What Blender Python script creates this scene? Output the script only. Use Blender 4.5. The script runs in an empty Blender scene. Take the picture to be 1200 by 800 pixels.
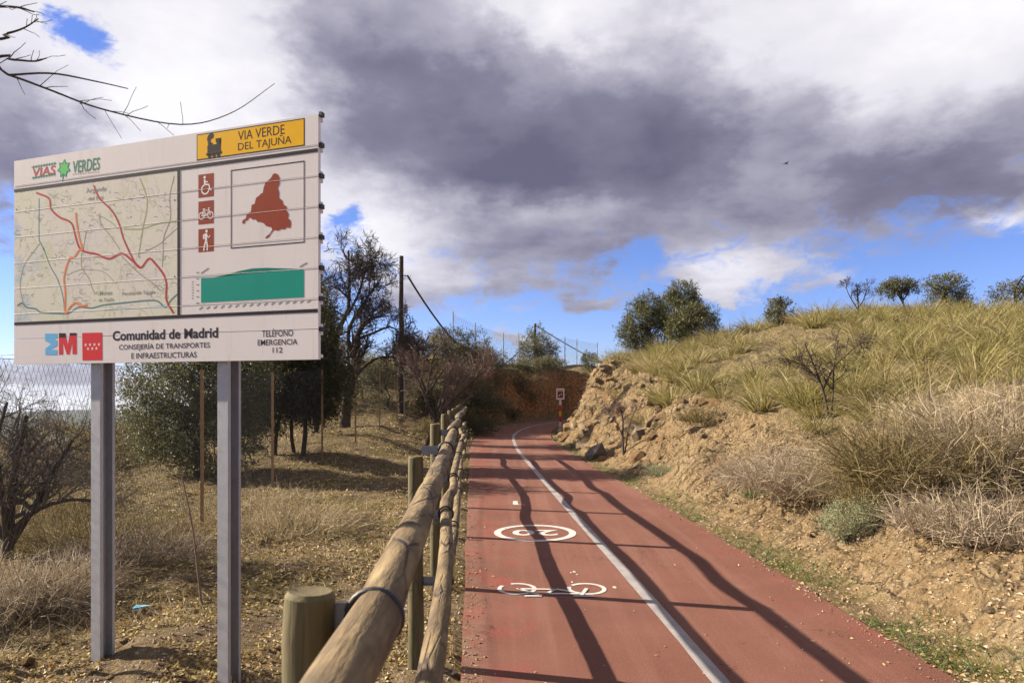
import bpy, bmesh, math, random
import numpy as np
from mathutils import Vector, Matrix
R = math.radians
rng = np.random.default_rng(7)
random.seed(7)
scene = bpy.context.scene
C = scene.collection

# ------------------------------------------------------------------ camera, sky, sun, exposure
CAMZ = 1.70
cam_d = bpy.data.cameras.new('camera'); cam = bpy.data.objects.new('camera', cam_d); C.objects.link(cam)
cam.location = (0, 0, CAMZ); cam.rotation_euler = (R(90), 0, 0)
cam_d.sensor_width = 36; cam_d.lens = 24; cam_d.shift_y = 55/1200
cam_d.clip_start = 0.05; cam_d.clip_end = 20000
cam_d.dof.use_dof = True; cam_d.dof.focus_distance = 5.5; cam_d.dof.aperture_fstop = 7.1
scene.camera = cam
scene.view_settings.view_transform = 'Standard'; scene.view_settings.look = 'None'
scene.view_settings.exposure = 1.42; scene.view_settings.gamma = 1.0
scene.view_settings.use_curve_mapping = False
scene.cycles.max_bounces = 6; scene.cycles.transparent_max_bounces = 8
SUN_EL = R(28.0)
SUN_H = Vector((-0.973, 0.229, 0)).normalized()          # horizontal direction towards the sun
SUN_DIR = Vector((SUN_H.x*math.cos(SUN_EL), SUN_H.y*math.cos(SUN_EL), math.sin(SUN_EL)))
sun_d = bpy.data.lights.new('sun', 'SUN'); sun = bpy.data.objects.new('sun', sun_d); C.objects.link(sun)
sun_d.energy = 5.0; sun_d.angle = R(0.53); sun_d.color = (1.0, 0.885, 0.72)
sun.rotation_euler = SUN_DIR.to_track_quat('Z', 'Y').to_euler(); sun.location = (-20, 5, 20)


class NT:
    """small helper around a node tree"""
    def __init__(s, tree): s.t = tree; s.x = 0
    def n(s, typ, **kw):
        nd = s.t.nodes.new(typ); s.x += 160; nd.location = (s.x, 0)
        for k, v in kw.items(): setattr(nd, k, v)
        return nd
    def put(s, sock, v):
        if isinstance(v, bpy.types.NodeSocket): s.t.links.new(v, sock)
        elif v is not None:
            if sock.type == 'RGBA' and not isinstance(v, (int, float)) and len(v) == 3: v = (*v, 1)
            sock.default_value = v
    def m(s, op, a, b=None, c=None, clamp=False):
        nd = s.n('ShaderNodeMath', operation=op, use_clamp=clamp)
        s.put(nd.inputs[0], a)
        if b is not None: s.put(nd.inputs[1], b)
        if c is not None: s.put(nd.inputs[2], c)
        return nd.outputs[0]
    def vm(s, op, a, b=None):
        nd = s.n('ShaderNodeVectorMath', operation=op); s.put(nd.inputs[0], a)
        if b is not None: s.put(nd.inputs[1], b)
        return nd.outputs[0]
    def mix(s, f, a, b, blend='MIX'):
        nd = s.n('ShaderNodeMix', data_type='RGBA', blend_type=blend)
        s.put(nd.inputs[0], f); s.put(nd.inputs[6], a); s.put(nd.inputs[7], b)
        return nd.outputs[2]
    def noise(s, vec, scale, detail=4, rough=.55, out=0, lac=2.0, dist=0.0):
        nd = s.n('ShaderNodeTexNoise'); s.put(nd.inputs['Vector'], vec); s.put(nd.inputs['Scale'], scale)
        s.put(nd.inputs['Detail'], detail); s.put(nd.inputs['Roughness'], rough); s.put(nd.inputs['Lacunarity'], lac)
        s.put(nd.inputs['Distortion'], dist)
        return nd.outputs[out]
    def vor(s, vec, scale, feature='F1', out='Distance', rand=1.0):
        nd = s.n('ShaderNodeTexVoronoi', feature=feature); s.put(nd.inputs['Vector'], vec); s.put(nd.inputs['Scale'], scale)
        s.put(nd.inputs['Randomness'], rand)
        return nd.outputs[out]
    def ramp(s, f, stops, interp='LINEAR'):
        nd = s.n('ShaderNodeValToRGB'); cr = nd.color_ramp; cr.interpolation = interp
        while len(cr.elements) < len(stops): cr.elements.new(0.5)
        for e, (p, c) in zip(cr.elements, stops):
            e.position = p; e.color = (*c, 1) if len(c) == 3 else c
        s.put(nd.inputs[0], f)
        return nd.outputs[0]
    def ss(s, v, a, b, lo=0.0, hi=1.0):
        nd = s.n('ShaderNodeMapRange', interpolation_type='SMOOTHSTEP')
        for i, q in enumerate((v, a, b, lo, hi)): s.put(nd.inputs[i], q)
        return nd.outputs[0]
    def bump(s, h, strength=.5, dist=.01, normal=None):
        nd = s.n('ShaderNodeBump'); s.put(nd.inputs['Strength'], strength); s.put(nd.inputs['Distance'], dist)
        s.put(nd.inputs['Height'], h)
        if normal is not None: s.put(nd.inputs['Normal'], normal)
        return nd.outputs[0]


# ---- world: clear Nishita sky under a broken, heavy cloud deck
world = bpy.data.worlds.new('World'); scene.world = world; world.use_nodes = True
wt = world.node_tree; wt.nodes.clear(); w = NT(wt)
sky = w.n('ShaderNodeTexSky', sky_type='NISHITA', sun_disc=False)
sky.sun_elevation = SUN_EL; sky.sun_rotation = math.atan2(SUN_H.x, SUN_H.y)
sky.air_density = 1.0; sky.dust_density = 0.2; sky.ozone_density = 2.5; sky.altitude = 700
tc = w.n('ShaderNodeTexCoord'); sp = w.n('ShaderNodeSeparateXYZ'); wt.links.new(tc.outputs['Generated'], sp.inputs[0])
X, Y, Z = sp.outputs
az0 = w.m('ARCTAN2', X, Y); el0 = w.m('ARCSINE', Z)
zz = w.m('ADD', w.m('MAXIMUM', Z, 0.0), 0.10)
cb = w.n('ShaderNodeCombineXYZ'); w.put(cb.inputs[0], w.m('DIVIDE', X, zz)); w.put(cb.inputs[1], w.m('DIVIDE', Y, zz)); w.put(cb.inputs[2], 0.35)
P = cb.outputs[0]
cb2 = w.n('ShaderNodeCombineXYZ'); w.put(cb2.inputs[0], az0); w.put(cb2.inputs[1], w.m('MULTIPLY', el0, 1.7)); w.put(cb2.inputs[2], 0.2)
A = cb2.outputs[0]
wn = w.n('ShaderNodeTexNoise'); w.put(wn.inputs['Vector'], A); wn.inputs['Scale'].default_value = 7.0; wn.inputs['Detail'].default_value = 6; wn.inputs['Roughness'].default_value = .6
ws = w.n('ShaderNodeSeparateColor'); w.put(ws.inputs[0], wn.outputs['Color'])
az = w.m('ADD', az0, w.m('MULTIPLY', w.m('SUBTRACT', ws.outputs[0], .5), .20)); el = w.m('ADD', el0, w.m('MULTIPLY', w.m('SUBTRACT', ws.outputs[1], .5), .11))
def gauss(px, py, sx, sy, amp, tilt=0.0):
    """a cloud mass centred on a sky direction, sizes in degrees"""
    a0 = math.atan2(px-600, 800); e0 = math.atan2(455-py, math.hypot(px-600, 800))
    da = w.m('SUBTRACT', az, a0); de = w.m('SUBTRACT', el, e0)
    if tilt: de = w.m('ADD', de, w.m('MULTIPLY', da, tilt))
    q = w.m('ADD', w.m('POWER', w.m('MULTIPLY', da, 1/R(sx)), 2.0), w.m('POWER', w.m('MULTIPLY', de, 1/R(sy)), 2.0))
    return w.m('MULTIPLY', w.m('EXPONENT', w.m('MULTIPLY', q, -1.0)), amp)
def total(lst):
    t = lst[0]
    for k in lst[1:]: t = w.m('ADD', t, k)
    return t
nbig = w.noise(A, 3.2, 6, .58, dist=.3)                          # billows
nfine = w.noise(A, 9.0, 7, .62, dist=.4)
nflat = w.noise(P, 1.5, 5, .55); nwisp = w.noise(A, 24, 6, .65, dist=.6)
pf = w.n('ShaderNodeTexVoronoi', feature='SMOOTH_F1'); w.put(pf.inputs['Vector'], w.vm('ADD', A, w.vm('MULTIPLY', w.vm('SUBTRACT', wn.outputs['Color'], (.5, .5, .5)), (.35, .35, .0)))); pf.inputs['Scale'].default_value = 6.5; pf.inputs['Smoothness'].default_value = .55
puff = w.m('SUBTRACT', pf.outputs['Distance'], .42)
billow = w.m('SUBTRACT', w.m('ADD', w.m('MULTIPLY', nbig, .6), w.m('ADD', w.m('MULTIPLY', nfine, .34), w.m('MULTIPLY', nwisp, .14))), .54)
thick = total([w.m('ADD', .50, w.m('MULTIPLY', w.m('SUBTRACT', nflat, .5), .55)),
               gauss(570, 135, 15, 7.5, .32, .10), gauss(760, 195, 17, 4.4, .22, .10), gauss(930, 150, 12, 3.6, .22, .05), gauss(1130, 235, 12, 4.2, .36, .05),
               gauss(450, 40, 8, 7, .18), gauss(40, 180, 6, 4, .30), gauss(620, 215, 5, 2.5, .15),
               gauss(1080, 20, 15, 7.5, -.54), gauss(210, 80, 10, 9, -.62), gauss(650, 0, 9, 5.5, -.36), gauss(400, 10, 6, 6, -.22), gauss(430, 265, 6, 4.0, -.38),
               gauss(870, 310, 8, 2.6, -.30), gauss(920, 195, 6, 2.2, -.24), gauss(1200, 262, 2.5, 2, -.6), gauss(690, 245, 9, 1.8, -.15), gauss(500, 330, 5, 1.6, -.2)])
thick = w.m('ADD', w.m('ADD', thick, w.m('MULTIPLY', billow, .72)), w.m('MULTIPLY', puff, .34))
cov = total([w.m('MULTIPLY', w.m('SUBTRACT', el, R(10.0)), 5.5), w.m('MULTIPLY', billow, 2.2), .12,
             gauss(840, 330, 5, 1.8, .40), gauss(980, 325, 5, 1.5, .3), gauss(740, 298, 2.2, 2.0, -.55), gauss(1120, 330, 5, 2.0, -.7), gauss(480, 340, 7, 2.2, .42),
             gauss(98, 38, 3.4, 2.2, -1.45), gauss(392, 238, 1.6, 1.2, -.55), gauss(600, 400, 3.0, 1.0, .9), gauss(838, 345, 1.3, .6, .8), gauss(700, 352, 1.6, .5, .55), gauss(110, 455, 16, 2.6, 1.15), gauss(10, 385, 5, 2.0, -.6)])
cov = w.ss(w.m('ADD', cov, w.m('MULTIPLY', w.m('SUBTRACT', nwisp, .5), .9)), -.12, .42)
ccol = w.ramp(thick, [(0.0, (.98, .96, .98)), (.28, (.80, .775, .83)), (.50, (.46, .445, .525)), (.75, (.235, .222, .30)), (1.0, (.14, .132, .195))])
skyc = w.n('ShaderNodeVectorMath', operation='MULTIPLY'); w.put(skyc.inputs[0], sky.outputs[0]); w.put(skyc.inputs[1], (.098, .106, .165))
below = w.ss(Z, -.02, 0.0)
final = w.mix(w.m('MULTIPLY', cov, .96), skyc.outputs[0], ccol)
bg = w.n('ShaderNodeBackground'); w.put(bg.inputs[0], final); bg.inputs[1].default_value = 0.395
wo = w.n('ShaderNodeOutputWorld'); wt.links.new(bg.outputs[0], wo.inputs[0])
world.cycles.sampling_method = 'MANUAL'; world.cycles.sample_map_resolution = 512


# ------------------------------------------------------------------ helpers
def tag(o, label=None, cat=None, group=None, kind=None):
    for k, v in (('label', label), ('category', cat), ('group', group), ('kind', kind)):
        if v: o[k] = v
    return o
def link(o, parent=None):
    C.objects.link(o)
    if parent is not None: o.parent = parent
    return o
def empty(name, loc=(0, 0, 0), rz=0, label=None, cat=None, group=None):
    o = bpy.data.objects.new(name, None); o.empty_display_size = .1
    C.objects.link(o); o.location = loc; o.rotation_euler = (0, 0, rz)
    return tag(o, label, cat, group)
def mesh_np(name, v, f, mat=None, smooth=False):
    """v (N,3), f (M,k) int array or list of arrays with different k"""
    me = bpy.data.meshes.new(name)
    v = np.asarray(v, dtype=np.float32)
    fl = f if isinstance(f, list) else [f]
    fl = [np.asarray(a, dtype=np.int32) for a in fl if len(a)]
    me.vertices.add(len(v)); me.vertices.foreach_set('co', v.ravel())
    nl = sum(a.size for a in fl); nf = sum(len(a) for a in fl)
    me.loops.add(nl); me.polygons.add(nf)
    me.loops.foreach_set('vertex_index', np.concatenate([a.ravel() for a in fl]))
    tot = np.concatenate([np.full(len(a), a.shape[1], np.int32) for a in fl])
    st = np.concatenate([[0], np.cumsum(tot)[:-1]]).astype(np.int32)
    me.polygons.foreach_set('loop_start', st)
    try: me.polygons.foreach_set('loop_total', tot)
    except Exception: pass
    me.polygons.foreach_set('use_smooth', np.full(nf, smooth))
    me.update(calc_edges=True)
    if mat: me.materials.append(mat)
    return me
def obj(name, me, parent=None, loc=None):
    o = bpy.data.objects.new(name, me); link(o, parent)
    if loc is not None: o.location = loc
    return o
class MB:
    """collects shapes for one mesh"""
    def __init__(s): s.v = []; s.f = {}; s.k = 0
    def add(s, v, f):
        v = np.asarray(v, float).reshape(-1, 3); f = np.asarray(f, int)
        s.f.setdefault(f.shape[1], []).append(f + s.k); s.v.append(v); s.k += len(v)
    def box(s, x0, x1, y0, y1, z0, z1):
        v = [(x, y, z) for z in (z0, z1) for y in (y0, y1) for x in (x0, x1)]
        s.add(v, [(0, 2, 3, 1), (4, 5, 7, 6), (0, 1, 5, 4), (1, 3, 7, 5), (3, 2, 6, 7), (2, 0, 4, 6)])
    def tube(s, p, r, sides=8, cap=True):
        v, f = tubes(np.asarray(p, float)[None], np.asarray(r, float)[None] if np.ndim(r) else np.full((1, len(p)), r), sides)
        s.add(v, f)
        if cap:
            n = len(p)
            for a, rev in ((0, True), ((n-1)*sides, False)):
                idx = np.arange(a, a+sides); c = np.asarray(p[0] if a == 0 else p[-1], float)
                vv = np.vstack([v[idx], c[None]])
                s.add(vv, [((i+1) % sides, i, sides) if rev else (i, (i+1) % sides, sides) for i in range(sides)])
    def mesh(s, name, mat=None, smooth=False):
        return mesh_np(name, np.vstack(s.v), [np.vstack(a) for a in s.f.values()], mat, smooth)
    def build(s, name, mat, parent=None, smooth=False): return obj(name, s.mesh(name, mat, smooth), parent)
def tubes(P, Rr, sides=4):
    """P (B,n,3) centre lines, Rr (B,n) radii -> verts, quad faces"""
    B, n, _ = P.shape
    T = np.gradient(P, axis=1); T /= np.linalg.norm(T, axis=2, keepdims=True)+1e-9
    D = P[:, -1]-P[:, 0]; ref = np.where((np.abs(D[:, 2]) > .8*np.linalg.norm(D, axis=1))[:, None], np.array([1., .13, 0]), np.array([0., .1, 1.]))[:, None, :]
    U = np.cross(T, ref); U /= np.linalg.norm(U, axis=2, keepdims=True)+1e-9
    V = np.cross(T, U)
    a = np.arange(sides)*2*np.pi/sides
    ring = P[:, :, None]+Rr[:, :, None, None]*(np.cos(a)[:, None]*U[:, :, None]+np.sin(a)[:, None]*V[:, :, None])
    v = ring.reshape(-1, 3)
    b = (np.arange(B)*n*sides)[:, None, None]; i = (np.arange(n-1)*sides)[None, :, None]; j = np.arange(sides)[None, None]; j2 = (j+1) % sides
    f = np.stack([b+i+j, b+i+j2, b+i+sides+j2, b+i+sides+j], -1).reshape(-1, 4)
    return v, f
def unit(a): return a/(np.linalg.norm(a, axis=-1, keepdims=True)+1e-9)
def _h(i, j, seed):
    n = (i*374761393+j*668265263+seed*1442695041) & 0xffffffff
    n = ((n ^ (n >> 13))*1274126177) & 0xffffffff
    return ((n ^ (n >> 16)) & 0xffff)/65535.0
def vnoise(x, y, seed=0):
    xi = np.floor(x).astype(np.int64); yi = np.floor(y).astype(np.int64); fx = x-xi; fy = y-yi
    fx = fx*fx*fx*(fx*(fx*6-15)+10); fy = fy*fy*fy*(fy*(fy*6-15)+10)
    a, b, c, d = _h(xi, yi, seed), _h(xi+1, yi, seed), _h(xi, yi+1, seed), _h(xi+1, yi+1, seed)
    return (a*(1-fx)+b*fx)*(1-fy)+(c*(1-fx)+d*fx)*fy-.5
def fbm(x, y, sc, oct=4, seed=0, gain=.5):
    t = 0; a = 1.0
    for k in range(oct):
        t = t+a*vnoise(x*sc, y*sc, seed+k*17); sc = sc*2.03; a *= gain
    return t
def sst(v, a, b):
    t = np.clip((v-a)/(b-a), 0, 1); return t*t*(3-2*t)

# ------------------------------------------------------------------ materials
def material(name, build):
    mt = bpy.data.materials.new(name); mt.use_nodes = True; t = mt.node_tree; t.nodes.clear(); k = NT(t)
    b = k.n('ShaderNodeBsdfPrincipled'); o = k.n('ShaderNodeOutputMaterial'); t.links.new(b.outputs[0], o.inputs[0])
    build(k, b); return mt
def pos(k): return k.n('ShaderNodeNewGeometry').outputs['Position']
def objco(k): return k.n('ShaderNodeTexCoord').outputs['Object']
def simple(name, col, rough=.6, var=.12, sc=8.0, metal=0, bump=0.0, bsc=60):
    def f(k, b):
        if name.startswith('print_') or name == 'cream_enamel': b.inputs['Specular IOR Level'].default_value = .06
        v = objco(k); n = k.noise(v, sc, 5, .6)
        k.put(b.inputs['Base Color'], k.mix(n, tuple(c*(1-var*1.6) for c in col), tuple(min(1, c*(1+var)) for c in col)))
        k.put(b.inputs['Roughness'], k.m('ADD', rough-.08, k.m('MULTIPLY', n, .16))); b.inputs['Metallic'].default_value = metal
        if bump: k.put(b.inputs['Normal'], k.bump(k.noise(v, bsc, 4, .6), bump, .004))
    return material(name, f)
def leafy(name, cols, rough=.6, trans=.25, posvar=.35, pscale=1.6, alb=.68):
    cols = [tuple(alb*q for q in c_) for c_ in cols]
    """colour differs from leaf to leaf and in soft drifts"""
    def f(k, b):
        g = k.n('ShaderNodeNewGeometry'); r = g.outputs['Random Per Island']
        c = k.ramp(r, [(i/(len(cols)-1), q) for i, q in enumerate(cols)])
        n = k.noise(g.outputs['Position'], pscale, 3, .5)
        c = k.mix(1.0, c, k.mix(n, (1-posvar,)*3, (1+posvar,)*3), 'MULTIPLY')
        k.put(b.inputs['Base Color'], c); b.inputs['Roughness'].default_value = rough
        if trans:
            t = k.n('ShaderNodeBsdfTranslucent'); k.put(t.inputs[0], c); ms = k.n('ShaderNodeMixShader'); ms.inputs[0].default_value = trans
            out = [q for q in k.t.nodes if q.type == 'OUTPUT_MATERIAL'][0]
            k.t.links.new(b.outputs[0], ms.inputs[1]); k.t.links.new(t.outputs[0], ms.inputs[2]); k.t.links.new(ms.outputs[0], out.inputs[0])
    return material(name, f)

def m_ground(k, b):
    v = pos(k); at = k.n('ShaderNodeAttribute', attribute_name='clay'); clay = at.outputs['Fac']
    af = k.n('ShaderNodeAttribute', attribute_name='far').outputs['Fac']
    ag = k.n('ShaderNodeAttribute', attribute_name='grassy').outputs['Fac']
    n1 = k.noise(v, 1.1, 5, .6); n2 = k.noise(v, 7, 5, .65); n3 = k.noise(v, 45, 4, .7)
    soil = k.ramp(n2, [(.25, (.06, .042, .022)), (.45, (.15, .105, .055)), (.6, (.23, .165, .090)), (.8, (.32, .25, .15))])
    moss = k.ramp(n3, [(.3, (.07, .058, .015)), (.7, (.21, .165, .040))])
    flat = k.mix(k.m('MULTIPLY', k.ss(n1, .47, .60), .75), soil, moss)
    ochre = k.ramp(k.m('ADD', k.m('MULTIPLY', n2, .6), k.m('MULTIPLY', n1, .4)), [(.3, (.16, .100, .047)), (.5, (.26, .180, .092)), (.66, (.31, .238, .142)), (.8, (.37, .31, .21))])
    ac = k.n('ShaderNodeAttribute', attribute_name='cliff').outputs['Fac']
    ochre = k.mix(ac, ochre, k.ramp(n2, [(.35, (.14, .060, .021)), (.6, (.50, .24, .085))]))
    gr = k.ramp(n2, [(.3, (.10, .08, .034)), (.55, (.19, .15, .070)), (.75, (.26, .21, .115))])
    rk = k.vor(k.vm('ADD', v, k.vm('MULTIPLY', k.noise(v, 3, 3, .6, 1), (.5, .5, .5))), 3.2, 'DISTANCE_TO_EDGE'); crack = k.m('MULTIPLY', k.ss(rk, .09, .0), k.ss(n1, .40, .56))
    ochre = k.mix(k.m('MULTIPLY', crack, .75), ochre, (.075, .045, .024))
    c = k.mix(clay, flat, ochre); c = k.mix(k.m('MULTIPLY', ag, k.ss(n2, .3, .6)), c, gr)
    vo = k.n('ShaderNodeTexVoronoi'); k.put(vo.inputs['Vector'], v); vo.inputs['Scale'].default_value = 26
    sep = k.n('ShaderNodeSeparateColor'); k.put(sep.inputs[0], vo.outputs['Color'])
    peb = k.m('MULTIPLY', k.m('LESS_THAN', vo.outputs['Distance'], .42), k.m('GREATER_THAN', sep.outputs[0], .55))
    c = k.mix(k.m('MULTIPLY', peb, .55), c, k.ramp(sep.outputs[1], [(0, (.18, .13, .085)), (1, (.42, .35, .26))]))
    c = k.mix(k.m('MULTIPLY', k.ss(n3, .42, .62), .35), c, (.06, .045, .028))
    farc = k.ramp(k.noise(v, .02, 6, .7), [(.35, (.018, .026, .014)), (.56, (.03, .036, .018)), (.74, (.09, .075, .045))])
    c = k.mix(af, c, farc)
    k.put(b.inputs['Base Color'], c); b.inputs['Roughness'].default_value = .95; b.inputs['Specular IOR Level'].default_value = .15
    h = k.m('ADD', k.m('MULTIPLY', n3, .6), k.m('ADD', n2, k.m('MULTIPLY', peb, .35)))
    h = k.m('ADD', h, k.m('MULTIPLY', k.m('MULTIPLY', k.m('MINIMUM', rk, .25), 4.0), clay))
    k.put(b.inputs['Normal'], k.bump(h, 1.0, .07))
M = {}
M['ground'] = material('earth', m_ground)
def m_road(k, b):
    v = pos(k); n1 = k.noise(v, .9, 4, .6); n2 = k.noise(v, 130, 3, .7); n3 = k.noise(v, 420, 2, .6)
    red = k.ramp(n1, [(.3, (.138, .054, .036)), (.5, (.163, .066, .045)), (.7, (.188, .079, .056))])
    ed = k.n('ShaderNodeAttribute', attribute_name='edge').outputs['Fac']
    worn = k.m('MULTIPLY', k.m('MULTIPLY', ed, k.ss(k.noise(v, 2.6, 4, .6), .44, .70)), .62)
    red = k.mix(worn, red, (.29, .042, .036))
    dirt = k.m('MULTIPLY', k.ss(ed, .75, 1.0), k.ss(k.noise(v, 11, 4, .7), .42, .62))
    red = k.mix(k.m('MULTIPLY', dirt, .8), red, (.20, .135, .09))
    tr = k.n('ShaderNodeMapping'); k.put(tr.inputs[0], v); tr.inputs['Rotation'].default_value = (0, 0, -.0588); tr.inputs['Scale'].default_value = (2.6, .10, 1)
    red = k.mix(k.m('MULTIPLY', k.ss(k.noise(tr.outputs[0], 1.6, 4, .6), .46, .66), .30), red, (.26, .135, .10))
    red = k.mix(k.m('MULTIPLY', k.ss(k.noise(v, .55, 5, .7), .50, .62), .28), red, (.115, .045, .032))
    ck = k.m('MULTIPLY', k.ss(k.vor(k.vm('ADD', v, k.vm('MULTIPLY', k.noise(v, 5, 4, .6, 1), (.5, .5, .5))), .55, 'DISTANCE_TO_EDGE'), .006, .001), k.ss(k.noise(v, .8, 2), .52, .56)); red = k.mix(k.m('MULTIPLY', ck, .6), red, (.05, .022, .018))
    spk = k.ss(n2, .54, .68); red = k.mix(k.m('MULTIPLY', spk, .6), red, (.42, .24, .19))
    drk = k.ss(n3, .40, .30); red = k.mix(k.m('MULTIPLY', drk, .65), red, (.065, .024, .02))
    vo = k.vor(v, 4.3); st = k.m('LESS_THAN', vo, .035); red = k.mix(st, red, (.10, .05, .04))
    k.put(b.inputs['Base Color'], red); b.inputs['Roughness'].default_value = .88; b.inputs['Specular IOR Level'].default_value = .25
    k.put(b.inputs['Normal'], k.bump(k.m('ADD', n2, n3), .55, .006))
M['road'] = material('red_asphalt', m_road)
def m_paint(k, b):
    v = pos(k); n = k.noise(v, 120, 4, .7); n1 = k.noise(v, 6, 4, .6)
    c = k.ramp(n1, [(.3, (.44, .415, .39)), (.7, (.56, .53, .50))])
    c = k.mix(k.m('MULTIPLY', k.ss(n, .56, .66), .75), c, (.25, .10, .08))
    k.put(b.inputs['Base Color'], c); b.inputs['Roughness'].default_value = .8
    k.put(b.inputs['Normal'], k.bump(n, .4, .004))
M['paint'] = material('road_paint', m_paint)
def m_linepaint(k, b):
    v = pos(k); n = k.noise(v, 160, 4, .7); n1 = k.noise(v, 5, 4, .6)
    c = k.ramp(n1, [(.3, (.23, .21, .205)), (.7, (.34, .32, .31))])
    c = k.mix(k.m('MULTIPLY', k.ss(n, .52, .62), .6), c, (.18, .11, .095))
    k.put(b.inputs['Base Color'], c); b.inputs['Roughness'].default_value = .8
    k.put(b.inputs['Normal'], k.bump(n, .4, .004))
M['line'] = material('worn_line_paint', m_linepaint)
def m_log(cola, colb, colc):
    def f(k, b):
        v = objco(k); mp = k.n('ShaderNodeMapping'); k.put(mp.inputs[0], v); mp.inputs['Scale'].default_value = (1, .12, 1)
        n1 = k.noise(mp.outputs[0], 26, 5, .65); n2 = k.noise(v, 5, 4, .6); n3 = k.noise(mp.outputs[0], 90, 3, .6)
        c = k.ramp(n1, [(.28, cola), (.5, colb), (.72, colc)])
        c = k.mix(k.m('MULTIPLY', k.ss(n2, .46, .66), .75), c, (.055, .036, .020))
        mc = k.n('ShaderNodeMapping'); k.put(mc.inputs[0], v); mc.inputs['Scale'].default_value = (2.2, .35, 2.2)
        cr = k.ss(k.vor(mc.outputs[0], 7, 'DISTANCE_TO_EDGE'), .05, .01); msk = k.ss(k.noise(v, 3, 2), .45, .6)
        kn = k.ss(k.vor(v, 5.5), .16, .05); c = k.mix(k.m('MULTIPLY', kn, .8), c, (.035, .022, .012))
        crk = k.m('MULTIPLY', cr, msk); c = k.mix(k.m('MULTIPLY', crk, .95), c, (.035, .022, .014))
        k.put(b.inputs['Base Color'], c); b.inputs['Roughness'].default_value = .85
        k.put(b.inputs['Normal'], k.bump(k.m('SUBTRACT', k.m('ADD', n1, k.m('MULTIPLY', n3, .5)), k.m('MULTIPLY', crk, 1.5)), .6, .01))
    return f
M['rail'] = material('weathered_log', m_log((.060, .037, .017), (.155, .105, .048), (.285, .210, .105)))
def m_post(k, b):
    v = objco(k); mp = k.n('ShaderNodeMapping'); k.put(mp.inputs[0], v); mp.inputs['Scale'].default_value = (1, 1, .08)
    n1 = k.noise(mp.outputs[0], 34, 5, .65); n2 = k.noise(v, 6, 4, .6)
    c = k.ramp(n1, [(.28, (.045, .038, .014)), (.5, (.098, .082, .034)), (.72, (.16, .135, .066))])
    c = k.mix(k.m('MULTIPLY', k.ss(n2, .48, .7), .5), c, (.14, .095, .045))
    mc = k.n('ShaderNodeMapping'); k.put(mc.inputs[0], v); mc.inputs['Scale'].default_value = (2.5, 2.5, .25)
    crk = k.m('MULTIPLY', k.ss(k.vor(mc.outputs[0], 8, 'DISTANCE_TO_EDGE'), .03, .006), k.ss(k.noise(v, 4, 2), .45, .6))
    c = k.mix(k.m('MULTIPLY', crk, .8), c, (.03, .022, .012))
    k.put(b.inputs['Base Color'], c); b.inputs['Roughness'].default_value = .85
    k.put(b.inputs['Normal'], k.bump(k.m('SUBTRACT', n1, crk), .5, .008))
M['post'] = material('treated_pine', m_post)
def m_board(k, b):
    v = objco(k); mp = k.n('ShaderNodeMapping'); k.put(mp.inputs[0], v); mp.inputs['Scale'].default_value = (1, 1, .12)
    n = k.noise(v, 2.5, 5, .6); st = k.noise(mp.outputs[0], 14, 5, .65); c = k.mix(n, (.70, .645, .62), (.80, .75, .73))
    c = k.mix(k.m('MULTIPLY', k.ss(st, .52, .72), .22), c, (.42, .37, .31)); c = k.mix(k.m('MULTIPLY', k.ss(k.noise(v, 60, 3, .6), .66, .74), .4), c, (.35, .30, .26))
    k.put(b.inputs['Base Color'], c); b.inputs['Roughness'].default_value = .55; b.inputs['Specular IOR Level'].default_value = .06
M['board'] = material('cream_enamel', m_board)
M['steel'] = simple('galvanised_steel', (.42, .42, .44), .6, .18, 18, metal=.2, bump=.15, bsc=120)
M['bolt'] = simple('zinc_steel', (.22, .23, .25), .5, .15, 30, metal=.8)
M['strap'] = simple('black_strap', (.025, .025, .028), .5)
M['rubber'] = simple('black_cap', (.018, .018, .02), .5)
M['rust'] = simple('rusty_iron', (.36, .22, .11), .9, .45, 14, bump=.4)
M['wire'] = simple('fence_wire', (.10, .10, .10), .6, .2, 5, metal=.3)
M['polewood'] = simple('creosoted_wood', (.055, .036, .027), .9, .4, 9, bump=.5)
M['cable'] = simple('black_cable', (.02, .02, .022), .5)
M['grey_metal'] = simple('grey_metal', (.30, .30, .31), .5, .1, 9, metal=.4)
M['p_black'] = simple('print_black', (.035, .028, .035), .5)
M['p_yellow'] = simple('print_yellow', (.86, .47, .012), .45, .05)
M['p_brown'] = simple('print_brown', (.30, .055, .028), .5, .08)
M['p_white'] = simple('print_white', (.80, .77, .75), .5, .04)
M['p_green'] = simple('print_teal', (.012, .29, .22), .5, .06)
M['p_green2'] = simple('print_dark_teal', (.010, .20, .155), .5, .06)
M['p_red'] = simple('print_red', (.68, .045, .055), .5, .06)
M['p_crimson'] = simple('print_crimson', (.48, .055, .06), .5, .06)
M['p_orange'] = simple('print_orange', (.85, .24, .075), .5, .06)
M['p_blue'] = simple('print_blue', (.16, .47, .78), .5, .06)
M['p_logo'] = simple('print_leaf_green', (.10, .55, .13), .5, .06)
M['p_dkgreen'] = simple('print_logo_green', (.015, .24, .13), .5, .06)
M['p_grey'] = simple('print_grey', (.32, .30, .28), .5, .08)
M['p_road'] = simple('print_map_green', (.38, .40, .20), .5, .08)
M['p_river'] = simple('print_map_river', (.13, .25, .27), .5, .08)
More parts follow.
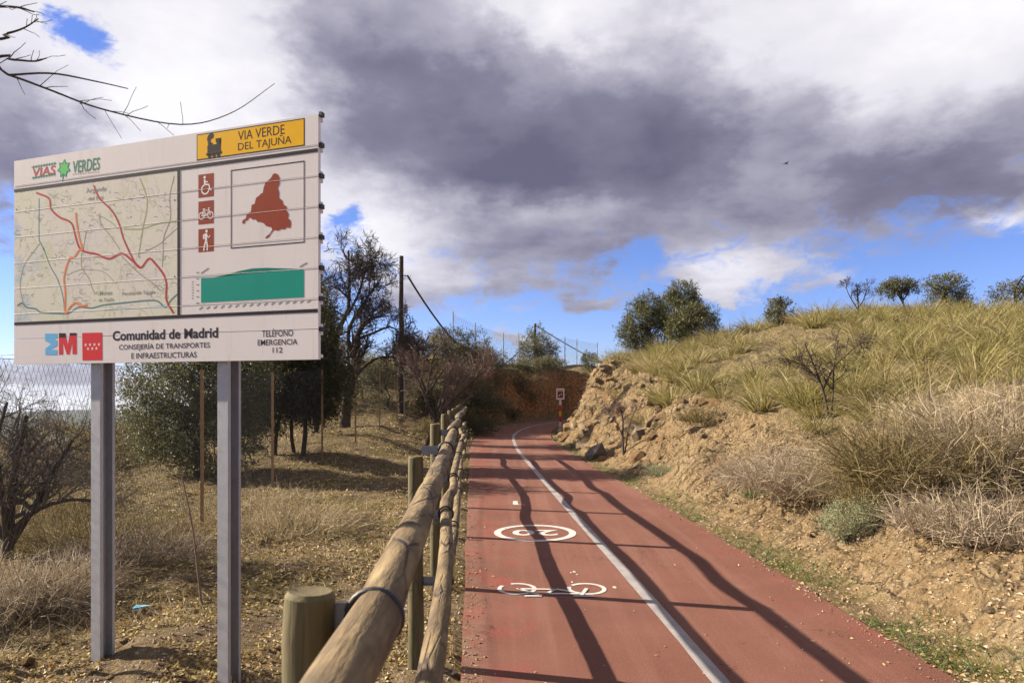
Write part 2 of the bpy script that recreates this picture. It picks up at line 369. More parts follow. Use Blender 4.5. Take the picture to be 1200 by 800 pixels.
def m_map(k, b):
    v = objco(k); n = k.noise(v, 2.2, 5, .6); n2 = k.noise(v, 16, 5, .65); n3 = k.noise(v, 5, 4, .6)
    c = k.ramp(n, [(.35, (.66, .655, .50)), (.5, (.70, .66, .56)), (.65, (.68, .625, .58))])
    c = k.mix(k.m('MULTIPLY', k.ss(n3, .56, .66), .35), c, (.50, .55, .28))
    sx = k.n('ShaderNodeSeparateXYZ'); k.put(sx.inputs[0], v)
    c = k.mix(k.m('MULTIPLY', k.m('MULTIPLY', k.ss(sx.outputs[0], .32, .05), k.ss(n3, .46, .60)), .75), c, (.40, .50, .60))
    c = k.mix(k.m('MULTIPLY', k.ss(n2, .60, .70), .4), c, (.36, .37, .30))
    wv_ = k.vm('ADD', v, k.vm('MULTIPLY', k.noise(v, 4, 3, .6, 1), (.25, .25, .25))); e1 = k.ss(k.vor(wv_, 7, 'DISTANCE_TO_EDGE'), .022, .008); e2 = k.ss(k.vor(wv_, 17, 'DISTANCE_TO_EDGE'), .045, .015)
    c = k.mix(k.m('MULTIPLY', e1, .55), c, (.42, .42, .26)); c = k.mix(k.m('MULTIPLY', k.m('MULTIPLY', e2, k.ss(n, .45, .6)), .4), c, (.38, .36, .32))
    k.put(b.inputs['Base Color'], c); b.inputs['Roughness'].default_value = .6; b.inputs['Specular IOR Level'].default_value = .06
M['map'] = material('printed_map', m_map)
def m_rock(k, b):
    v = objco(k); oi = k.n('ShaderNodeObjectInfo').outputs['Random']; n = k.noise(v, 5, 5, .65); n2 = k.noise(v, 24, 4, .65)
    c = k.ramp(oi, [(0, (.22, .135, .065)), (.35, (.30, .205, .11)), (.7, (.36, .27, .165)), (1, (.30, .24, .17))])
    c = k.mix(1.0, c, k.mix(n, (.35, .33, .31), (1.35, 1.32, 1.28)), 'MULTIPLY'); c = k.mix(k.m('MULTIPLY', k.ss(n2, .52, .66), .5), c, (.10, .075, .05))
    k.put(b.inputs['Base Color'], c); b.inputs['Roughness'].default_value = .95; b.inputs['Specular IOR Level'].default_value = .15
    k.put(b.inputs['Normal'], k.bump(k.m('ADD', n, k.m('MULTIPLY', n2, .5)), .9, .12))
M['rock'] = material('limestone', m_rock)
M['rock_dark'] = simple('dark_stone', (.12, .10, .085), .9, .40, 5, bump=.8, bsc=30)
M['gravel'] = leafy('gravel', [(.28, .19, .11), (.42, .31, .19), (.55, .44, .31), (.33, .21, .12), (.62, .54, .43)], .95, 0)
M['gravel_clay'] = leafy('clay_gravel', [(.28, .17, .08), (.42, .285, .145), (.50, .375, .22), (.36, .215, .095), (.56, .47, .33)], .95, 0)
M['litter'] = leafy('leaf_litter', [(.12, .07, .025), (.54, .36, .12), (.72, .55, .24), (.32, .19, .06), (.84, .70, .40), (.48, .39, .09)], .8, .2)
M['straw'] = leafy('dry_grass', [(.36, .26, .13), (.55, .44, .25), (.68, .58, .38), (.46, .35, .19), (.28, .19, .10)], .75, .25)
M['dryweed'] = leafy('dry_weed', [(.26, .19, .12), (.46, .36, .245), (.62, .52, .38), (.38, .29, .19)], .85, .2)
M['brush'] = leafy('brown_brush', [(.15, .105, .045), (.28, .20, .085), (.24, .20, .065), (.42, .33, .17)], .85, .25)
M['esparto'] = leafy('esparto_blades', [(.19, .175, .040), (.33, .28, .075), (.46, .385, .145), (.26, .235, .055), (.58, .49, .25)], .6, .35)
M['esparto2'] = leafy('golden_esparto_blades', [(.34, .27, .09), (.50, .40, .17), (.62, .51, .27), (.38, .32, .10)], .6, .35)
M['weed'] = leafy('green_weed', [(.07, .13, .018), (.13, .20, .03), (.19, .26, .05)], .6, .3)
M['sage'] = leafy('grey_green_leaf', [(.26, .28, .15), (.38, .39, .22), (.48, .48, .29)], .8, .2)
M['olive'] = leafy('olive_leaf', [(.085, .095, .030), (.15, .15, .055), (.22, .215, .095), (.13, .115, .040)], .5, .35)
M['darkleaf'] = leafy('evergreen_leaf', [(.045, .050, .018), (.085, .088, .030), (.135, .13, .052), (.105, .085, .036)], .5, .35)
M['oak'] = leafy('holm_oak_leaf', [(.075, .085, .024), (.13, .135, .040), (.19, .185, .068), (.24, .22, .095)], .5, .3)
M['broom'] = leafy('yellow_green_leaf', [(.14, .14, .03), (.21, .20, .05), (.28, .25, .07)], .6, .25)
M['bark'] = simple('bark', (.075, .054, .038), .95, .4, 12, bump=.7)
M['twig'] = simple('dark_twig', (.075, .054, .042), .9, .3, 6)
M['twig_red'] = simple('reddish_twig', (.19, .125, .098), .9, .3, 6)
M['twig_grey'] = simple('grey_twig', (.13, .107, .088), .9, .3, 6)
M['scrap'] = simple('blue_plastic', (.20, .55, .72), .4)
M['bird'] = simple('dark_feather', (.02, .02, .022), .7)

# ------------------------------------------------------------------ the path's centre line and the land around it
HW = 1.45                                               # half the width of the path
ctrl = [(1.39-.0588*y, y) for y in (-16, -8, 0, 6, 12, 17, 21)] + [(.05, 25.7), (.22, 28.9), (.66, 32.0), (1.45, 35.0), (2.7, 37.8), (4.6, 40.4), (7.4, 42.6), (11.0, 44.2), (16, 45.4), (24, 46.2)]
def catmull(pts, m=24):
    p = np.array(pts, float); p = np.vstack([2*p[0]-p[1], p, 2*p[-1]-p[-2]]); out = []
    t = np.linspace(0, 1, m, endpoint=False)[:, None]
    for i in range(1, len(p)-2):
        a, b, c, d = p[i-1], p[i], p[i+1], p[i+2]
        out.append(.5*((2*b)+(-a+c)*t+(2*a-5*b+4*c-d)*t**2+(-a+3*b-3*c+d)*t**3))
    return np.vstack(out+[p[-2][None]])
CL = catmull(ctrl)
seg = np.diff(CL, axis=0); CT = np.concatenate([[0], np.cumsum(np.linalg.norm(seg, axis=1))]); CT -= np.interp(0, CL[:200, 1], CT[:200])
TAN = unit(np.gradient(CL, axis=0)); NRM = np.stack([TAN[:, 1], -TAN[:, 0]], 1)      # to the right
def lateral(x, y):
    """signed distance from the centre line (right positive) and distance along it"""
    x = np.asarray(x, float).ravel(); y = np.asarray(y, float).ravel(); c = np.empty(len(x)); t = np.empty(len(x))
    for i in range(0, len(x), 20000):
        dx = x[i:i+20000, None]-CL[None, :, 0]; dy = y[i:i+20000, None]-CL[None, :, 1]
        k = np.argmin(dx*dx+dy*dy, 1); r = np.arange(len(k))
        along = dx[r, k]*TAN[k, 0]+dy[r, k]*TAN[k, 1]; across = dx[r, k]*NRM[k, 0]+dy[r, k]*NRM[k, 1]
        inner = (k > 0) & (k < len(CL)-1)
        c[i:i+20000] = np.where(inner, across, np.sign(across+1e-9)*np.hypot(dx[r, k], dy[r, k])); t[i:i+20000] = CT[k]+along
    return c, t
def dip(t): return -.15*sst(np.asarray(t, float), 6, 20)
def land(x, y, full=False):
    sh = np.shape(x); x = np.asarray(x, float).ravel(); y = np.asarray(y, float).ravel()
    c, t = lateral(x, y); d0 = dip(t); rr = np.hypot(x, y)
    near = 1-sst(rr, 60, 120)
    # right: a clay bank, then a grassy hill
    s = c-HW; sj = s+near*(1.0*fbm(x, y, .45, 3, 3)+.55*fbm(x, y, 1.6, 3, 5))*sst(s, .2, 1.0)
    B = .85+1.95*sst(t, 8, 28); wd = 2.25+.55*sst(t, 12, 25)
    u = np.clip((sj-.30)/(wd-.30), 0, 1); bank = B*(.75*u+.25*u*u*(3-2*u))
    hill = 2.25*(1-np.exp(-np.maximum(0, sj-wd)/6.0)) - .05*np.maximum(0, y-31)*sst(s, 4, 12)
    rough = near*sst(s, .3, .8)*(.10*fbm(x, y, 2.6, 3, 8)+.055*fbm(x, y, 8.0, 2, 9)*(1+.9*sst(t, 12, 20))+.26*np.abs(fbm(x, y, 2.2, 3, 12, .6))*sst(t, 13, 20)*(1-sst(s, 2, 4)))
    zr = bank+hill+rough+.30*near*fbm(x, y, .25, 2, 20)*sst(s, 3, 8)
    # left: level ground that falls to the valley, a cut cliff where the path bends
    s2 = -c-HW; sj2 = s2+near*sst(t, 20, 26)*(.9*fbm(x, y, .5, 3, 31)+.5*fbm(x, y, 1.7, 3, 33))*sst(s2, .2, .8)
    u2 = np.clip((sj2-.45)/(1.2-.45), 0, 1)
    cl = (3.05+.5*fbm(x, y, .35, 2, 77))*sst(t, 24, 33)*u2*(1-sst(s2, 7, 16)*(1-sst(y, 36, 44)*sst(x, -9, -3)))
    zl = cl + .62*sst(t, 9, 24)*sst(s2, .7, 3.2)*(1-.6*sst(t, 26, 32)) + near*sst(s2, .25, .9)*(.13*fbm(x, y, .9, 3, 41)+.05*fbm(x, y, 5, 3, 44))
    zl = zl+near*.18*u2*(1-u2)*4*fbm(x, y, 3, 2, 91)*sst(t, 24, 30)
    zl = zl - np.minimum(95, .17*np.maximum(0, -x-6.5)**1.12)
    z = np.where(c > 0, zr, zl)
    edge = np.abs(c)-HW
    z = z + d0 + np.where(edge < .0, -.06, -.018+.02*near*fbm(x, y, 6, 2, 50)*sst(edge, 0, .15))
    # far country: a valley and a low blue ridge
    az_ = np.arctan2(x, y)
    zf = -95+34*sst(rr, 900, 1700)+16*vnoise(az_*9, rr*0+3, 5)*sst(rr, 900, 1700)+7*vnoise(az_*31, rr*.002, 6)*sst(rr, 700, 1500)-170*sst(rr, 2000, 4600)
    bl = sst(rr, 130, 420); z = z*(1-bl)+zf*bl
    if not full: return z.reshape(sh)
    clay = np.where(c > 0, sst(s, .25, .5)*(1-sst(sj, wd-.1, wd+.9)), sst(u2, .02, .2)*(1-sst(u2, .9, 1.0))*sst(t, 21, 25))
    clay = np.maximum(clay, np.where(c > 0, .6*sst(fbm(x, y, .6, 3, 60), .08, .25)*sst(s, 1, 2)*(1-sst(s, 4, 7)), 0))
    grassy = np.where(c > 0, sst(sj, wd, wd+1.2), .5*sst(s2, 2.5, 5))
    return z, clay, sst(rr, 90, 220), grassy, np.where(c < 0, 1.0, 0.0)
def hz(x, y): return float(land(np.array([x]), np.array([y]))[0])
def at(px, py, d):
    """the point that stands d metres out in the direction of a pixel of the photograph"""
    return np.array([(px-600)/800*d, d, CAMZ+(455-py)/800*d])
def foot(px, d):
    x = (px-600)/800*d; return (x, d, hz(x, d))
def crest(px, back=0.0):
    d = np.arange(10, 42, .25); x = (px-600)/800*d; z = land(x, d); k = int(np.argmax((z+.3-CAMZ)/d)); dd = d[k]+back
    return dd
def foot_at(px, py):
    """where the ground in the direction of a pixel is met"""
    d = np.arange(4, 40, .05); x = (px-600)/800*d; z = land(x, d); k = np.argmax(455-(z-CAMZ)/d*800 <= py); return (float(x[k]), float(d[k]), float(z[k]))
def onroad(px, py):
    d = CAMZ*800/(py-455)
    for _ in range(4): d = (CAMZ-float(dip(d)))*800/(py-455)
    return (px-600)/800*d, d

def grow_lines(a, step, ratio, end):
    o = [a]
    while abs(o[-1]) < end: step *= ratio; o.append(o[-1]+step)
    return np.array(o[1:])
xs = np.concatenate([-grow_lines(16, .3, 1.13, 5200)[::-1], np.arange(-16, -7, .26), np.arange(-7, 9, .10), np.arange(9, 26, .28), grow_lines(26, .3, 1.13, 5200)])
ys = np.concatenate([-grow_lines(6, .4, 1.2, 5200)[::-1], np.arange(-6, 2.4, .4), np.arange(2.4, 13, .095), np.arange(13, 47, .15), grow_lines(47, .25, 1.11, 5200)])
gx, gy = np.meshgrid(xs, ys); z, clay, far, grassy, cliff = land(gx, gy, True)
nx, ny = len(xs), len(ys); ii = (np.arange(ny-1)[:, None]*nx+np.arange(nx-1)[None]).ravel()
gm = mesh_np('ground', np.stack([gx.ravel(), gy.ravel(), z], 1), np.stack([ii, ii+1, ii+nx+1, ii+nx], 1), M['ground'], True)
for nm, a in (('clay', clay), ('far', far), ('grassy', grassy), ('cliff', cliff)):
    q = gm.attributes.new(nm, 'FLOAT', 'POINT'); q.data.foreach_set('value', a.astype(np.float32))
ground = tag(obj('ground', gm), kind='structure')

# the red path
sel = np.arange(0, len(CL), 2); cc = CL[sel]; nn = NRM[sel]; zz_ = dip(CT[sel])
lat = np.array([-HW, -HW, -HW+.08, -HW+.5, -.9, -.45, 0, .45, .9, HW-.5, HW-.08, HW, HW]); dz = np.array([-.09]+[0]*11+[-.09])
lat2 = lat[None]+np.where((np.abs(lat) > HW-.01)[None], .025*vnoise(CT[sel]*2.3, CT[sel]*0, 3)[:, None]+.02*vnoise(CT[sel]*7.3, CT[sel]*0, 4)[:, None], 0)
rv = np.stack([cc[:, None, 0]+nn[:, None, 0]*lat2, cc[:, None, 1]+nn[:, None, 1]*lat2, zz_[:, None]+dz[None]+0*lat2], -1)
m_, n_ = rv.shape[:2]; ii = (np.arange(m_-1)[:, None]*n_+np.arange(n_-1)[None]).ravel()
rm = mesh_np('cycle_path', rv.reshape(-1, 3), np.stack([ii, ii+1, ii+n_+1, ii+n_], 1), M['road'], False)
q = rm.attributes.new('edge', 'FLOAT', 'POINT'); q.data.foreach_set('value', np.tile(np.array([1, 1, .9, .6, .1, 0, 0, 0, 0, .1, .3, .4, .4], np.float32), m_))
road = tag(obj('cycle_path', rm), kind='structure')

# ---- painted marks, 4 mm sheets lying on the path
class Flat:
    """flat marks in the plane (u,v); frame maps them into the scene"""
    def __init__(s, fr): s.mb = MB(); s.fr = fr
    def poly(s, pts, lvl=0):
        bm = bmesh.new(); vs = [bm.verts.new((p[0], p[1], 0)) for p in pts]; fc = bm.faces.new(vs)
        bmesh.ops.triangulate(bm, faces=[fc]); bm.verts.index_update()
        v = np.array([s.fr(a.co.x, a.co.y, lvl) for a in bm.verts]); f = np.array([[a.index for a in g.verts] for g in bm.faces]); bm.free()
        s.mb.add(v, f)
    def strip(s, pts, wd, lvl=0, closed=False):
        p = np.array(pts, float)
        T = np.gradient(p, axis=0) if not closed else np.roll(p, -1, 0)-np.roll(p, 1, 0)
        T = unit(T); N = np.stack([-T[:, 1], T[:, 0]], 1)*np.asarray(wd)/2 if np.ndim(wd) == 0 else np.stack([-T[:, 1], T[:, 0]], 1)*np.asarray(wd)[:, None]/2
        a, b = p+N, p-N; n = len(p)
        v = np.array([s.fr(x, y, lvl) for x, y in np.vstack([a, b])])
        m = n if closed else n-1
        s.mb.add(v, [(i, n+i, n+(i+1) % n, (i+1) % n) for i in range(m)])
    def ring(s, cx, cy, r, wd, lvl=0, a0=0, a1=360, n=48, sy=1.0):
        full = a1-a0 >= 360; a = np.radians(np.linspace(a0, a1, n, endpoint=not full))
        s.strip(np.stack([cx+r*np.cos(a), cy+sy*r*np.sin(a)], 1), wd, lvl, full)
    def disc(s, cx, cy, r, lvl=0, n=16): s.poly([(cx+r*math.cos(2*math.pi*i/n), cy+r*math.sin(2*math.pi*i/n)) for i in range(n)], lvl)
    def rect(s, x0, x1, y0, y1, lvl=0): s.poly([(x0, y0), (x1, y0), (x1, y1), (x0, y1)], lvl)
    def build(s, name, mat, parent): return s.mb.build(name, mat, parent)
def text_mesh(txt, bold=0.0, shear=0.0, align='CENTER', spacing=1.0):
    cu = bpy.data.curves.new('lettering', 'FONT'); cu.body = txt; cu.offset = bold; cu.shear = shear; cu.align_x = align; cu.space_line = spacing; cu.resolution_u = 3
    o = bpy.data.objects.new('lettering', cu); C.objects.link(o)
    dg = bpy.context.evaluated_depsgraph_get(); me = bpy.data.meshes.new_from_object(o.evaluated_get(dg)); bpy.data.objects.remove(o); bpy.data.curves.remove(cu)
    v = np.empty(len(me.vertices)*3, np.float32); me.vertices.foreach_get('co', v); v = v.reshape(-1, 3)
    f = [tuple(p.vertices) for p in me.polygons]; bpy.data.meshes.remove(me)
    lo, hi = v[:, :2].min(0), v[:, :2].max(0); return (v[:, :2]-lo)/(hi-lo), f
def road_fr(x, y, lvl): return (x, y, float(dip(y))+.004+.003*lvl)
line_sel = np.arange(0, len(CL), 1); off = .05-.05*sst(CT, 4, 10)
fl = Flat(lambda x, y, l: (x, y, 0))
lp = CL+NRM*off[:, None]; wv = .052*(1+.10*vnoise(CT*3.1, CT*0, 9))[:, None]
a_, b_ = lp+NRM*wv, lp-NRM*wv; zc = (dip(CT)+.004)[:, None]; n = len(CL)
mb = MB(); mb.add(np.vstack([np.hstack([a_, zc]), np.hstack([b_, zc])]), [(i, i+1, n+i+1, n+i) for i in range(n-1)])
mb.build('centre_line', M['line'], road)
# ring with an upside-down 20
cx, cy = onroad(627, 624); ph = math.atan2(-.0588, 1)
F = Flat(road_fr); F.ring(cx, cy, .445, .085, n=64); F.build('speed_ring', M['paint'], road)
tv, tf = text_mesh('20', .02)
for vv, ff, nm in ((tv, tf, 'speed_figures'),):
    v3 = np.array([road_fr(cx+.27-.54*a, cy+.165-.33*b, 0) for a, b in vv]); mb = MB()
    me = bpy.data.meshes.new(nm); me.from_pydata([tuple(q) for q in v3], [], ff); me.materials.append(M['paint']); obj(nm, me, road)
# bicycle, upside down as seen from here
bx, by = onroad(648, 693)
F = Flat(lambda u, v, l: road_fr(bx-u, by-v+.03, l))
W_ = .036
F.ring(.30, -.05, .15, W_, 0, -35, 290, 36, 1.0); F.ring(-.29, -.05, .15, W_, 0, -20, 320, 36, 1.0)
for p in ([(-.29, -.05), (-.22, .16)], [(-.33, .17), (-.16, .16)], [(-.22, .10), (.06, .10)], [(.06, .10), (-.02, -.02)], [(.10, .15), (.30, -.05)], [(.10, .16), (.24, .16)], [(-.02, -.02), (.29, -.04)], [(-.22, .08), (-.03, -.03)]):
    p = np.array(p, float); F.strip(np.linspace(p[0], p[1], 3), W_*.9, 1)
F.build('bicycle_symbol', M['paint'], road)
F = Flat(road_fr)
x0, y0 = onroad(605, 589.5)
F.poly([(x0-.05, y0-.12), (x0+.03, y0-.12), (x0+.02, y0+.22), (x0-.05, y0+.22)]); F.poly([(x0-.02, y0-.16), (x0+.13, y0-.16), (x0+.13, y0-.125), (x0-.02, y0-.125)])
F.build('painted_tick', M['paint'], road)
F = Flat(road_fr)
for px, py, r in ((669, 671, .012), (673, 670, .016), (670.5, 682, .012), (720, 688, .018), (676, 673, .010)):
    q = onroad(px, py); F.poly([(q[0]+r*random.uniform(.6, 1.2)*math.cos(a), q[1]+2.2*r*random.uniform(.6, 1.2)*math.sin(a)) for a in np.linspace(0, 6.28, 7)[:-1]])
F.build('paint_fleck', M['paint'], road)

# ------------------------------------------------------------------ log fence along the path
fence = empty('log_fence', (0, 0, 0), label='round-log fence with three rails running along the left edge of the red path', cat='fence')
def edge_x(y): return -.06-.0588*y
post_y = [-1.3, 1.12, 4.2]+[5.85+2.05*i for i in range(7)]
RAILZ = [1.325, .93, .52]
def log_mesh(name, p, r, mat, sides=18, seed=0, amp=1.0):
    p = np.array(p); n = len(p); v, f = tubes(p[None], np.asarray(r)[None], sides); v = v.reshape(n, sides, 3)
    a = np.arange(sides)[None]; i = np.arange(n)[:, None]
    k = 1+amp*.15*vnoise(i*.5+seed, a*.0+np.cos(a*2*np.pi/sides)*1.2+9, seed)+amp*.09*vnoise(i*1.3+seed, np.sin(a*2*np.pi/sides)*3+4, seed+5)
    v = p[:, None]+(v-p[:, None])*k[..., None]
    mb = MB(); mb.add(v.reshape(-1, 3), f)
    for e, rev in ((0, True), (n-1, False)):
        c = v[e].mean(0); rim = v[e]; inn = c+(rim-c)*.86+unit((p[e]-p[1 if e == 0 else -2])[None])*.008
        mb.add(np.vstack([rim, inn]), [(j, sides+j, sides+(j+1) % sides, (j+1) % sides) if not rev else ((j+1) % sides, sides+(j+1) % sides, sides+j, j) for j in range(sides)])
        mb.add(np.vstack([inn, c[None]]), [((j+1) % sides, j, sides) if rev else (j, (j+1) % sides, sides) for j in range(sides)])
    return mb.mesh(name, mat, True)
for i, y in enumerate(post_y):
    off = .25 if y > 4.5 else .285 if y > 2 else .205
    x = edge_x(y)-off; zb = hz(x, y)
    top = 1.36+float(dip(y)) if y < 3 else 1.40+float(dip(y))+random.uniform(-.02, .015)
    if 2 < y < 5: top = 1.275
    nzs = np.array([-.3, 0, .25, .5, .75, .95, 1.0])
    pz = np.array([zb-.35]+[zb+(top-zb)*q for q in nzs[1:]]); pts = np.stack([x+.0015*rng.normal(size=7), y+.0015*rng.normal(size=7), pz], 1)
    r = np.full(7, .047 if y > 2 else .041)+.0006*rng.normal(size=7); r[-1] *= .97
    po = obj('post', log_mesh('post', pts-np.array([x, y, zb]), r, M['post'], 20, i*3, .3), fence, (x, y, zb))
    for zr_ in RAILZ:                                    # steel bracket and black strap at each rail
        zq = zr_+float(dip(y)); rx = edge_x(y)-.10
        mb = MB(); mb.box(.035, rx-x-.034, .004, .010, zq-zb-.028, zq-zb+.022); mb.box(.046, rx-x-.040, -.016, .004, zq-zb-.028, zq-zb-.023)
        mb.tube([(rx-x-.075, -.035, zq-zb-.055), (rx-x-.045, -.015, zq-zb-.045)], .008, 8)
        mb.build('bracket', M['bolt'], po)
        a = np.linspace(0, 2*np.pi, 25)
        mb = MB(); mb.tube(np.stack([rx-x+.045*np.cos(a), np.full(25, 0.0), zq-zb+.045*np.sin(a)], 1), .006, 6, False); mb.build('strap', M['strap'], po, True)
for k, zr_ in enumerate(RAILZ):
    j0 = 0
    while j0 < len(post_y)-1:
        j1 = min(j0+(2 if (j0+k) % 3 else 1), len(post_y)-1); y0, y1 = post_y[j0], post_y[j1]; n = max(14, int((y1-y0)*9)); q = np.linspace(0, 1, n); yy = y0+(y1-y0)*q+np.where(q == 0, .004, np.where(q == 1, -.004, 0))
        amp = rng.normal(size=4)*np.array([.022, .012, .022, .012])
        xx = edge_x(yy)-.10+amp[0]*np.sin(np.pi*q)+amp[1]*np.sin(2*np.pi*q); zz2 = zr_+dip(yy)+amp[2]*np.sin(np.pi*q)+amp[3]*np.sin(2*np.pi*q)
        r0, r1 = (.042, .037) if (j0+k) % 2 else (.038, .043)
        obj('rail', log_mesh('rail', np.stack([xx, yy, zz2], 1), (r0+(r1-r0)*q)*(1 if k == 0 else .88), M['rail'], 18, 20+j0*5+k), fence)
        j0 = j1

# ------------------------------------------------------------------ information sign
BL = np.array([-3.26, 4.47]); BR = np.array([-1.05, 3.70]); BD = BR-BL; BWID = float(np.linalg.norm(BD)); BANG = math.atan2(BD[1], BD[0])
BZ0 = CAMZ+(455-421.3)/800*BR[1]; BH = (421.3-133.3)/800*BR[1]
zs = hz(*((BL+BR)/2))
sign = empty('information_sign', (BL[0], BL[1], zs), BANG, 'large cream route-map board on two grey steel posts beside the log fence', 'sign')
def bp(px, py):
    """board coordinates (along, up) of a spot read off the photograph"""
    r = (px-600)/800; t = (r*BL[1]-BL[0])/(BD[0]-r*BD[1]); d = BL[1]+t*BD[1]
    return t*BWID, CAMZ+(455-py)/800*d-BZ0
bz = BZ0-zs
NS = 8; sh_ = BH/NS
for i in range(NS):
    z0 = bz+i*sh_; mb = MB()
    mb.box(0, BWID, 0, .022, z0+.0015, z0+sh_-.0015)
    zt = z0+sh_-.0015                                     # sloped lip along the slat's upper edge
    if 0 < i < NS-1: mb.add([(a, y_, z_) for a in (0, BWID) for y_, z_ in ((-.0001, zt), (-.0016, zt-.0018), (-.0001, zt-.0021))], [(0, 3, 4, 1), (1, 4, 5, 2), (2, 5, 3, 0)])
    mb.box(.0, BWID, .0225, .045, z0+.012, z0+.03); mb.box(.0, BWID, .0225, .045, z0+sh_-.03, z0+sh_-.012)
    mb.build('slat', M['board'], sign)
    if i > 0 or True:
        mb = MB(); mb.box(BWID+.0005, BWID+.017, .004, .034, z0+sh_-.012, z0+sh_+.012); mb.build('end_clip', M['rubber'], sign)
for px in (118, 268):
    u = bp(px-14, 425)[0]; mb = MB()
    zb = hz(*(BL+BD/BWID*u))-zs
    fw, dp = .076, .108
    mb.box(u-fw/2, u+fw/2, .046, .052, zb-.3, bz+BH-.08); mb.box(u-fw/2, u+fw/2, .046+dp-.006, .046+dp, zb-.3, bz+BH-.08)
    mb.box(u-fw/2+.001, u-fw/2+.007, .0525, .046+dp-.0065, zb-.3, bz+BH-.081)
    mb.box(u+fw/2-.005, u+fw/2-.0005, .0525, .070, zb-.3, bz+BH-.081); mb.box(u+fw/2-.005, u+fw/2-.0005, .046+dp-.018, .046+dp-.0065, zb-.3, bz+BH-.081)
    po = mb.build('post', M['steel'], sign)
LV = .0003
def bfr(u, v, l): return (u, -.0004-LV*l, bz+v)
def bflat(): return Flat(bfr)
def bpoly(F, pts, lvl=0): F.poly([bp(*p) for p in pts], lvl)
def btext(txt, px0, px1, pyb, pyt, mat, bold=0, name='lettering', shear=0, lvl=1, align='CENTER', slope=None, parent=None):
    """fit the words to the box px0..px1 wide; pyb/pyt = bottom and top rows at its middle"""
    vv, ff = text_mesh(txt, bold, shear, align); pm = (px0+px1)/2
    u0, u1 = bp(px0, pyb)[0], bp(px1, pyb)[0]; v0, v1 = bp(pm, pyb)[1], bp(pm, pyt)[1]
    me = bpy.data.meshes.new(name); me.from_pydata([bfr(u0+(u1-u0)*a, v0+(v1-v0)*b, lvl) for a, b in vv], [], ff); me.materials.append(mat)
    return obj(name, me, parent or sign)
def vlevel(px, py): return bp(px, py)[1]
# black rules
F = bflat(); v1 = vlevel(372, 175); v0 = vlevel(372, 364.5); F.rect(.002, BWID-.002, v1-.014, v1+.006, 3); F.rect(.002, BWID-.002, v0-.006, v0+.013, 3)
um = bp(209.5, 300)[0]; F.rect(um-.010, um+.010, v0+.0135, v1-.0145, 3); F.build('rule', M['p_black'], sign)
# map
F = bflat(); F.rect(.003, um-.0105, v0+.0135, v1-.0145, 0); mp_ = F.build('map_sheet', M['map'], sign)
def mline(pts, wd, mat, lvl=1, name='map_line'):
    """pts in the zoomed frames of the map, given as photograph pixels"""
    q = np.array([bp(*p) for p in pts]); q = catmull(q, 6) if len(q) > 2 else q
    F = bflat(); F.strip(q, wd, lvl); return F.build(name, mat, mp_)
def Z1(*pts): return [(10+a/5.714, 180+b/5.714) for a, b in pts]       # upper half read at 5.7x
def Z2(*pts): return [(10+a/5.714, 290+b/5.714) for a, b in pts]
mline(Z1((185, 262), (270, 300), (285, 370), (340, 425), (420, 465), (450, 560), (475, 630))+Z2((520, 30), (590, 45), (675, 75), (760, 40), (830, 90), (885, 135), (940, 75), (985, 110), (1040, 185), (1058, 250), (1058, 350), (1105, 440)), .013, M['p_crimson'], 2)
mline(Z1((570, 212), (610, 300), (690, 380), (740, 470), (770, 570), (820, 680))+Z2((850, 105), (885, 135)), .011, M['p_crimson'], 2.3)
mline(Z1((450, 395), (458, 480), (480, 590), (495, 640))+Z2((470, 20), (440, 65), (405, 80), (372, 200), (380, 300), (378, 425), (390, 437), (410, 400), (450, 370), (480, 390), (530, 385)), .012, M['p_orange'], 2.6)
mline(Z1((205, 300), (205, 560), (215, 595), (240, 650))+Z2((235, 5), (280, 125), (330, 215), (365, 330), (375, 430)), .007, M['p_river'], 1)
mline(Z2((60, 390), (90, 370), (120, 400), (180, 410), (220, 435), (300, 440), (400, 440), (470, 400), (560, 405), (640, 385), (780, 370), (930, 355), (1000, 360), (1050, 400), (1090, 350), (1135, 310)), .010, M['p_river'], 1)
mline(Z1((215, 595), (150, 680))+Z2((105, 120), (80, 220), (80, 290), (95, 370), (60, 390)), .007, M['p_road'], 1)
mline(Z1((880, 165), (925, 290), (925, 380), (900, 500), (870, 690)), .008, M['p_road'], 1)
mline(Z1((770, 505), (890, 505), (1000, 470), (1125, 450)), .008, M['p_road'], 1)
mline(Z1((1110, 150), (1080, 290), (1085, 430), (1040, 560), (1035, 680))+Z2((1030, 130),), .006, M['p_grey'], 1)
mline(Z1((1130, 500), (1060, 560), (1020, 600), (930, 650), (870, 670)), .005, M['p_grey'], 1)
mline(Z1((610, 400), (620, 470), (690, 560), (745, 640)), .005, M['p_grey'], 1)
mline(Z1((590, 410), (640, 430), (700, 470), (720, 490)), .006, M['p_road'], 1)
mline(Z1((520, 520), (500, 640))+Z2((490, 40), (490, 130), (540, 210), (560, 270), (580, 310)), .007, M['p_road'], 1)
mline(Z2((760, 60), (860, 160), (960, 235), (1020, 290)), .006, M['p_grey'], 1)
mline(Z2((390, 185), (480, 150), (560, 150), (640, 165), (720, 240)), .004, M['p_grey'], 1)
mline(Z2((640, 420), (760, 405), (900, 405), (1050, 385)), .004, M['p_blue'], 1)
